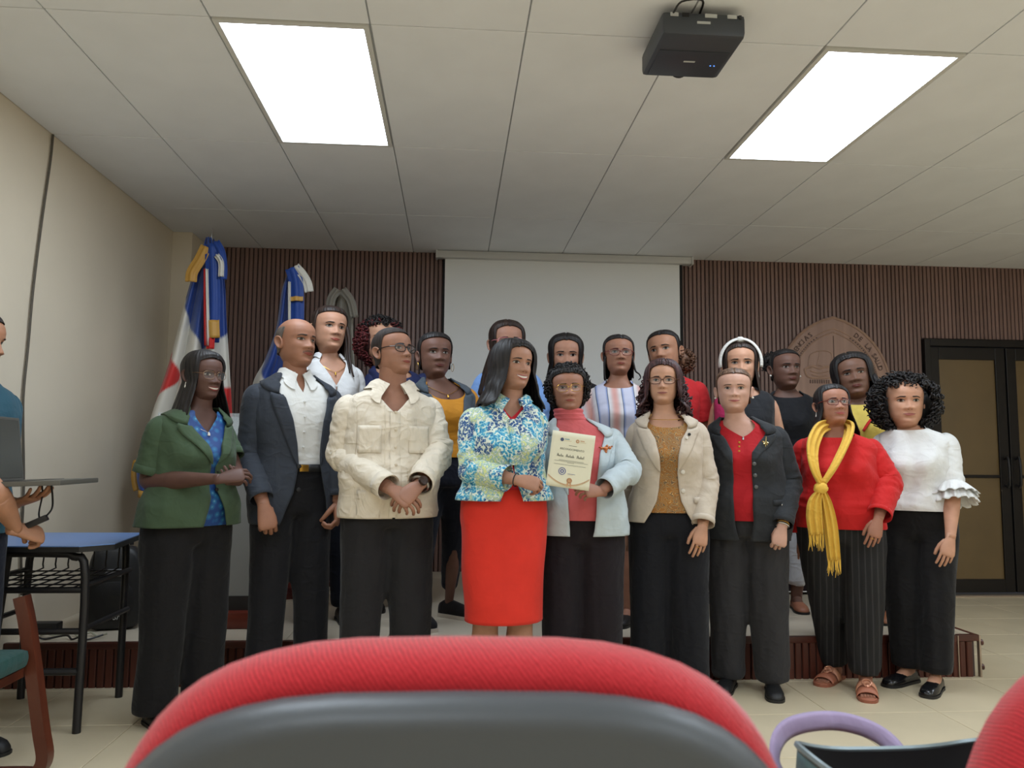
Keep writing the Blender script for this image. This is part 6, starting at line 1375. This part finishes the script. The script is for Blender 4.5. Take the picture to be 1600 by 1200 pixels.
def b_band():
    c = person('woman with knotted white headband and black sleeveless top behind the black jacket', (1156, 532), 4.45, S, 1166, (200, 148, 118), yaw=-2, chin=602, sw=.186, ww=.155, hw=.178, bust=.03, head=dict(yaw=4, smile=.5), group=BACKR, hair_t=.022)
    simple_arms(c); H = c.H; an = ankles(c)
    for s in an: leg_skin(c, s, an[s]); foot_skin(c, s, an[s])
    finish(c); skirt(c, C_BLACK, .22*H, wh=.19, dh=.13); [shoe(c, an[s], -.2, M('black_strappy_flat', (24, 22, 23), .4)) for s in an]
    k_ = cloth('black_sleeveless_knit', (34, 35, 39)); torso(c, 'sleeveless_top', k_, .52*H, neckline(c, .838, .80, 50, 'u'), .016, seed=45)
    A, Z = np.meshgrid(np.radians(np.linspace(-72, -30, 10)), np.linspace(.70, .825, 12)*H, indexing='ij'); MB().grid(c.surf(A, Z, .022)).build('pink_scarf', cloth('raspberry_cloth', (178, 40, 88)), c.root, True, solid=.003)
    hair_shell(c, H_BRN, 0.202, .170, 60, L=.14, Lf=.14, t=.010, tt=.012, spread=.15, front=.1, back=.2, seed=20, groove=.0014, part=.0)
    wb_ = cloth('white_headband_knit', (224, 222, 216)); a = np.linspace(-1.0, 1.0, 33)*PI*.56; G = []
    for w_, t_ in ((-.016, .012), (-.010, .020), (0, .024), (.010, .020), (.016, .012)):
        P = np.stack([(.078+t_)*np.sin(a), -.022+w_+.0*a-.012*np.cos(a), .118+(.108+t_)*np.cos(a)], -1); G.append(P)
    hb = MB().grid(c.T(np.array(G))).build('headband', wb_, c.root, True, solid=.006); blob(c, wb_, (0, -.034, .243), (.022, .020, .016), 8, .002, 200, 20, 'headband_knot', parent=hb)
    earring(c, 1, m_pearl, 'drop')
def b_black2():
    c = person('woman in black sleeveless top and white trousers with afro puff and stud earrings', (1226, 545), 4.80, S, 1236, (110, 76, 62), yaw=6, chin=606, sw=.176, ww=.14, hw=.168, bust=.03, head=dict(yaw=26, pitch=2, smile=.15, nw=1.3, lips=1.15), group=BACKR, hair_t=.010)
    simple_arms(c); H = c.H; an = {-1: V3(-.12, .02, .08), 1: V3(.02, .0, .08)}
    for s in an: leg_skin(c, s, an[s]); foot_skin(c, s, an[s], .1)
    finish(c); trousers(c, cloth('white_trouser_cloth', (216, 218, 222)), {s: an[s]+V3(0, 0, .06) for s in an}, r=(.10, .075, .056, .052)); [shoe(c, an[s], .1, M('tan_flat', (168, 110, 84), .5), 'flat') for s in an]
    k_ = cloth('black_ponte', (28, 29, 33)); t_ = torso(c, 'black_top', k_, .50*H, neckline(c, .838, .808, 54, 'u'), .014, seed=46)
    for s in (-1, 1): sleeve(c, s, 'sleeve', k_, .28, .066, .060, .005, 47, parent=t_)
    hair_shell(c, H_BLK, 0.200, .170, 84, low=.05, t=.006, tt=.009, tlow=.005, groove=.0012, seed=21, part=False, soft=12)
    blob(c, H_BLK, (-.03, .105, .165), (.06, .06, .058), 9, .007, 80, 28, 'hair_puff'); curls(c, H_BLK, 90, (.08, .26), 10, 0, (.015, .025), .006, .003, 1.6, 22, (-.03, .105, .165), (.064, .064, .062), .1)
    earring(c, -1, m_pearl, 'stud', .006); earring(c, 1, m_pearl, 'stud', .006)
def b_yellow():
    c = person('young woman in yellow top with red lanyard and head tilted behind the red blouse', (1334, 549), 4.50, S, 1350, (118, 82, 64), yaw=-2, chin=620, sw=.174, ww=.14, hw=.168, bust=.03, head=dict(yaw=6, pitch=4, roll=-9, smile=.0, nw=1.4, lips=1.25, eye=.75), group=BACKR)
    simple_arms(c); H = c.H; an = {-1: V3(-.17, -.02, .06), 1: V3(.10, .0, .06)}
    for s in an: leg_skin(c, s, an[s])
    finish(c); trousers(c, C_BLACK, an); [shoe(c, an[s], -.1, M('tan_loafer', (150, 96, 66), .45), 'flat') for s in an]
    k_ = cloth('lemon_jersey', (222, 196, 96)); t_ = torso(c, 'yellow_top', k_, .52*H, neckline(c, .838, .80, 48, 'u'), .013, seed=48)
    for s in (-1, 1): sleeve(c, s, 'sleeve', k_, .36, .068, .064, .006, 49, parent=t_)
    rb = cloth('red_lanyard_ribbon', (200, 40, 36))
    for s in (-1, 1):
        q = np.linspace(.832, .70, 16); a = s*np.radians(np.linspace(60, 6, 16)**1.0*np.linspace(1, .6, 16)); P = c.surf(a, q*H, .020); T_, U_, V_ = frames(P, (0, -1, 0)); MB().grid(np.stack([P+V_*w_ for w_ in (-.009, 0, .009)], 0)).build('lanyard', rb, c.root, True, solid=.002)
    hair_shell(c, H_BLK, 0.198, .170, 56, L=.03, Lf=.02, t=.016, tt=.016, spread=.3, front=.1, back=.2, seed=23, groove=.002, part=-.01, wave=.004, bulge=.01)
    locks(c, H_BLK, [[(.085, -.04, .09), (.10, -.06, .0), (.08, -.09, -.05), (.06, -.10, -.09), (.03, -.105, -.12)], [(.09, -.02, .08), (.11, -.05, -.03), (.11, -.08, -.10), (.09, -.09, -.15)], [(.09, -.02, .10), (.12, -.03, .0), (.125, -.06, -.08)]], .012)
# the man at the desk ---------------------------------------------------------
def p_desk():
    c = person('man in teal short-sleeved shirt holding a laptop beside the school desk', (-42, 474), 3.15, 0, -42, (176, 124, 92), yaw=72, X=-1.85, H=1.665, sw=.215, ww=.17, hw=.172, nk=.060, male=True, head=dict(yaw=84, pitch=-8, nw=1.2, smile=.0, nl=1.1), group='people at the side of the room')
    wl = c.loc(at(24, 786, 3.12)); arm(c, 1, c.loc(at(-30, 790, 3.36)), wl, c.loc(at(66, 775, 3.06)), dors=(0, 0, -1), pose='cup')
    we = c.loc(at(26, 828, 2.98)); arm(c, -1, c.loc(at(-8, 768, 2.86)), we, c.loc(at(66, 836, 3.06)), dors=(0, -.8, .6), pose='fist')
    finish(c); H = c.H; an = {-1: V3(-.075, .0, .05), 1: V3(.10, .0, .05)}
    trousers(c, C_DENIM, an, r=(.102, .085, .075, .075)); [shoe(c, an[s], 0, m_bplastic, 'man') for s in an]
    g = cloth('teal_blue_polo', (44, 82, 98)); t_ = torso(c, 'polo_shirt', g, .49*H, neckline(c, .84, .82, 30), .024, wr=.007, seed=50)
    for s in (-1, 1): sleeve(c, s, 'sleeve', g, .45, .080, .074, .008, 51, parent=t_)
    shirt_collar(c, g, 12, .02, .856, .012, parent=t_)
    hair_shell(c, H_FADE, .196, .172, 84, low=.045, t=.006, tt=.010, tlow=.003, groove=.0006, seed=24, part=False, soft=16)
    return c
PEOPLE = [p_green, p_suit, p_cream, p_skirt, p_cert, p_beige, p_dark, p_scarf, p_white, b_white, b_curly, b_mustard, b_blue, b_black, b_swirl, b_red, b_band, b_black2, b_yellow, p_desk]
CT = {}
for f_ in PEOPLE: CT[f_.__name__] = f_()
# ------------------------------------------------------------------ things in hands, scarf, leads
def ribbon(path, wid, thick=.006, folds=2, amp=.008, n=17, ref=(0, -1, 0), seed=0, k=8):
    W = np.asarray(wid, float); Q = catmull(np.hstack([np.asarray(path, float), W[:, None]]), k); P, W = Q[:, :3], Q[:, 3]
    T, U, V = frames(P, ref); f = np.linspace(-.5, .5, n); ph = seed
    top = np.stack([P+V*(W*x)[:, None]+U*(thick/2+amp*math.sin(x*folds*2*PI+ph)+amp*math.cos(x*2.5)) for x in f], 0)
    bot = np.stack([P+V*(W*x)[:, None]+U*(-thick/2+amp*math.sin(x*folds*2*PI+ph)*.6) for x in f[::-1]], 0)
    return np.concatenate([top, bot], 0)
c8 = CT['p_scarf']
def scarf():
    c = c8; m = cloth('yellow_pashmina', (222, 178, 74), .8, fold=.4); p = c.px
    sc = MB().grid(ribbon([p(1308, 662, .02), p(1284, 668, -.05), p(1273, 684, -.135), p(1268, 705, -.185), p(1271, 732, -.232), p(1281, 757, -.245)], [.05, .066, .082, .088, .076, .034], folds=2.5, seed=1), True, cap0=True, cap1=True).build('scarf', m, c.root, True, fix=True)
    MB().grid(ribbon([p(1312, 662, .02), p(1327, 668, -.05), p(1326, 684, -.135), p(1317, 706, -.190), p(1303, 733, -.238), p(1287, 757, -.248)], [.05, .066, .082, .086, .074, .034], folds=2.5, seed=2), True, cap0=True, cap1=True).build('scarf_strand', m, sc, True, fix=True)
    th = np.linspace(0, 2*PI, 24, endpoint=False); ph = np.linspace(.05, PI-.05, 14); A, B = np.meshgrid(th, ph, indexing='ij'); D = np.stack([np.sin(B)*np.sin(A), -np.sin(B)*np.cos(A), np.cos(B)], -1)
    k0 = p(1283, 763, -.255); K = k0+D*V3(.030, .026, .028); K = K+D*wob(K*V3(1, 1, 3), 60, .004, 3)[..., None]; MB().grid(K, True, 0, True, True).build('knot', m, sc, True)
    tails = [([p(1280, 768, -.250), p(1273, 785, -.248), p(1272, 808, -.240), p(1275, 834, -.228)], [.03, .060, .070, .066], 858, (1264, 1288)), ([p(1286, 768, -.252), p(1292, 790, -.252), p(1298, 825, -.240), p(1303, 874, -.222)], [.03, .052, .062, .058], 902, (1293, 1312))]
    for i, (pa, wi, yb, xr) in enumerate(tails):
        t_ = MB().grid(ribbon(pa, wi, folds=2.5, seed=3+i), True, cap0=True, cap1=True).build('scarf_tail', m, sc, True, fix=True)
    for i, (pa, wi, yb, xr) in enumerate(tails):
        e = pa[-1]; r = random.Random(i)
        for q in range(14):
            x0 = e+V3((q/13-.5)*wi[-1]*.95, -.002, .004); l = .070+r.uniform(-.018, .018)
            MB().tube([x0, x0+V3(r.uniform(-.004, .004), r.uniform(-.004, 0), -l*.5), x0+V3(r.uniform(-.008, .008), r.uniform(-.006, .002), -l)], [.0022, .0022, .0012], 5, res=3).build('fringe_strand', m, sc, True)
scarf()
# certificate
def certificate():
    Yc = 3.29; TL, TR, BR, BL = [at(px, py, Yc) for px, py in ((862, 671.5), (929, 681), (921.5, 763), (852.5, 758))]
    ex = TR-TL; wq = np.linalg.norm(ex); ex /= wq; ez = TL-BL; ez = ez-ex*(ez@ex); hq = np.linalg.norm(ez); ez /= hq; ey = np.cross(ez, ex)
    r = tag(empty('certificate', tuple(BL)), 'cream printed recognition certificate with seal and medal held between two women', 'certificate')
    m = np.array([ex, ey, ez]).T; r.matrix_world = Matrix(((*m[0], BL[0]), (*m[1], BL[1]), (*m[2], BL[2]), (0, 0, 0, 1)))
    pap = M('cream_certificate_paper', (226, 222, 196), .6); ink = M('print_ink_grey', (92, 92, 84), .7); blue = M('stamp_ink_blue', (84, 92, 150), .6); gold = M('print_gold', (196, 150, 110), .5); tan_ = M('print_tan', (206, 182, 140), .6)
    n = 12; x = np.linspace(0, wq, n); z = np.linspace(0, hq, n); X, Z = np.meshgrid(x, z, indexing='ij'); bend = lambda X, Z: -.004*np.sin(PI*X/wq)*(1-Z/hq)
    MB().grid(np.stack([X, bend(X, Z), Z], -1)).build('sheet', pap, r, True, solid=.0006)
    e = -.0012
    def quad(x0, x1, z0, z1, mm, nm): 
        Xq, Zq = np.meshgrid(np.linspace(x0*wq, x1*wq, 6), np.array([z0, z1])*hq, indexing='ij'); MB().grid(np.stack([Xq, bend(Xq, Zq)+e, Zq], -1)).build(nm, mm, r, True)
    def disc(cx, cz, r0, r1, mm, nm):
        t = np.linspace(0, 2*PI, 25); P = np.stack([np.stack([cx*wq+q*np.cos(t), bend(cx*wq, cz*hq)+e+0*t-.0002, cz*hq+q*np.sin(t)], -1) for q in (r0, r1)], 1); MB().grid(P).build(nm, mm, r, True)
    def txt(s, cx, cz, size, mm, nm, sh=0):
        V, F = text_mesh(s, size, 0, shear=sh); V = np.stack([V[:, 0]+cx*wq, bend(V[:, 0]+cx*wq, cz*hq)+e, V[:, 1]+cz*hq], -1); MB().add(V, F).build(nm, mm, r, False)
    disc(.24, .855, 0, .0075, M('print_navy', (74, 84, 110), .6), 'logo'); quad(.30, .41, .862, .875, M('print_teal', (96, 150, 160), .6), 'logo_text'); quad(.30, .46, .838, .844, tan_, 'logo_text')
    disc(.60, .855, .003, .0075, gold, 'logo'); quad(.66, .76, .862, .876, gold, 'logo_text'); quad(.66, .80, .838, .844, tan_, 'logo_text')
    quad(.41, .60, .757, .763, ink, 'text_line'); txt('RECONOCIMIENTO', .50, .675, .0115, ink, 'heading')
    # handwritten-style name in thin strokes
    rr = random.Random(3); pts = []; x0 = .16
    for wd in (6, 8, 7):
        stroke = [(x0, .545), (x0+.02, .60), (x0+.035, .585), (x0+.02, .545)]
        for q in range(wd): stroke += [(x0+.035+q*.022, .575 if q % 3 else .60), (x0+.046+q*.022, .545)]
        MB().tube([(a*wq, bend(a*wq, b*hq)+e, b*hq) for a, b in stroke], .00045, 4, res=3).build('name_stroke', ink, r); x0 += .075+wd*.022
    for z_, a, b in ((.485, .22, .80), (.465, .12, .90), (.445, .42, .58), (.405, .12, .86)): quad(a, b, z_, z_+.007, M('print_light_grey', (150, 150, 136), .7), 'text_line')
    disc(.33, .29, .0125, .0155, blue, 'stamp_ring'); disc(.33, .29, .004, .008, blue, 'stamp_ring'); quad(.46, .64, .25, .256, blue, 'signature_line'); quad(.46, .58, .235, .239, tan_, 'text_line')
    disc(.52, .135, 0, .0115, gold, 'medal'); disc(.52, .135, .008, .009, M('print_dark_gold', (150, 104, 70), .5), 'medal_ring')
    for s in (-1, 1): MB().add([((.52+s*.01)*wq, e-.003, .09*hq), ((.52+s*.045)*wq, e-.003, .10*hq), ((.52+s*.06)*wq, e-.004, .02*hq), ((.52+s*.02)*wq, e-.004, .025*hq)], [(0, 1, 2, 3)]).build('medal_ribbon', gold, r, False)
    t = np.linspace(0, 1, 20)
    for off, mm in ((0, tan_), (.018, gold)):
        zc = (.20*(2*t-1)**2*.75+.03+off)*hq; xc = t*wq*.96+.02*wq; MB().grid(np.stack([np.stack([xc, bend(xc, zc)+e, zc], -1), np.stack([xc, bend(xc, zc)+e, zc+.003], -1)], 1)).build('border_curve', mm, r, True)
certificate()
# laptop
def laptop():
    hx, hz = at(40, 753, 3.18)[0], at(40, 753, 3.18)[2]
    r = tag(empty('laptop', (hx, 3.02, hz), .04), 'open dark grey laptop held over the school desk', 'laptop'); r.rotation_euler = (0, -.035, .04)
    g = M('laptop_grey', (92, 90, 84), .4, .2); dk_ = M('laptop_dark', (40, 40, 40), .35)
    b_ = MB().box((0, -.165, -.010), (.27, .165, .008), bev=.004).build('base', g, r); MB().box((.03, -.15, .008), (.15, .15, .0095)).build('keyboard', dk_, b_, False); MB().box((.17, -.05, .008), (.25, .05, .0092)).build('touchpad', M('laptop_pad', (110, 108, 102), .35), b_, False)
    s = MB().add([(x*1.0-.012*0-z*.10, y, z) for x in (-.008, .0) for y in (-.165, .165) for z in (.006, .245)], [(0, 1, 3, 2), (4, 6, 7, 5), (0, 4, 5, 1), (2, 3, 7, 6), (0, 2, 6, 4), (1, 5, 7, 3)]).build('lid', g, r, False, bev=.003)
    MB().add([(.0015-z*.10, y, z) for y in (-.152, .152) for z in (.018, .235)], [(0, 1, 3, 2)]).build('display', M('dim_display', (74, 74, 68), .25), s, False)
    L = lambda *q: V3(*q)
    a = at(66, 757, 3.02); b = at(80, 757, 3.04); ad = at(62, 812, 3.02)
    tag(MB().tube([a, at(66, 775, 3.08), at(61, 800, 3.04), ad], .003, 6, res=5).build('laptop_lead', m_bplastic), 'thin straight lead hanging from the laptop to the small adaptor', 'cable'); tag(MB().tube([b, at(82, 775, 3.08), at(81, 795, 3.05), at(68, 811, 3.02)], .0035, 6, res=5).build('laptop_lead', m_bplastic), 'curved lead hanging from the laptop to the small adaptor', 'cable')
    q = at(58, 815, 3.02); o = MB().box((-.036, -.014, -.011), (.036, .014, .011), bev=.004).build('lead_adaptor', m_bplastic); o.location = tuple(q); o.rotation_euler = (0, -.45, .2); tag(o, 'small black lead adaptor in the fist of the man in teal', 'adaptor')
laptop()
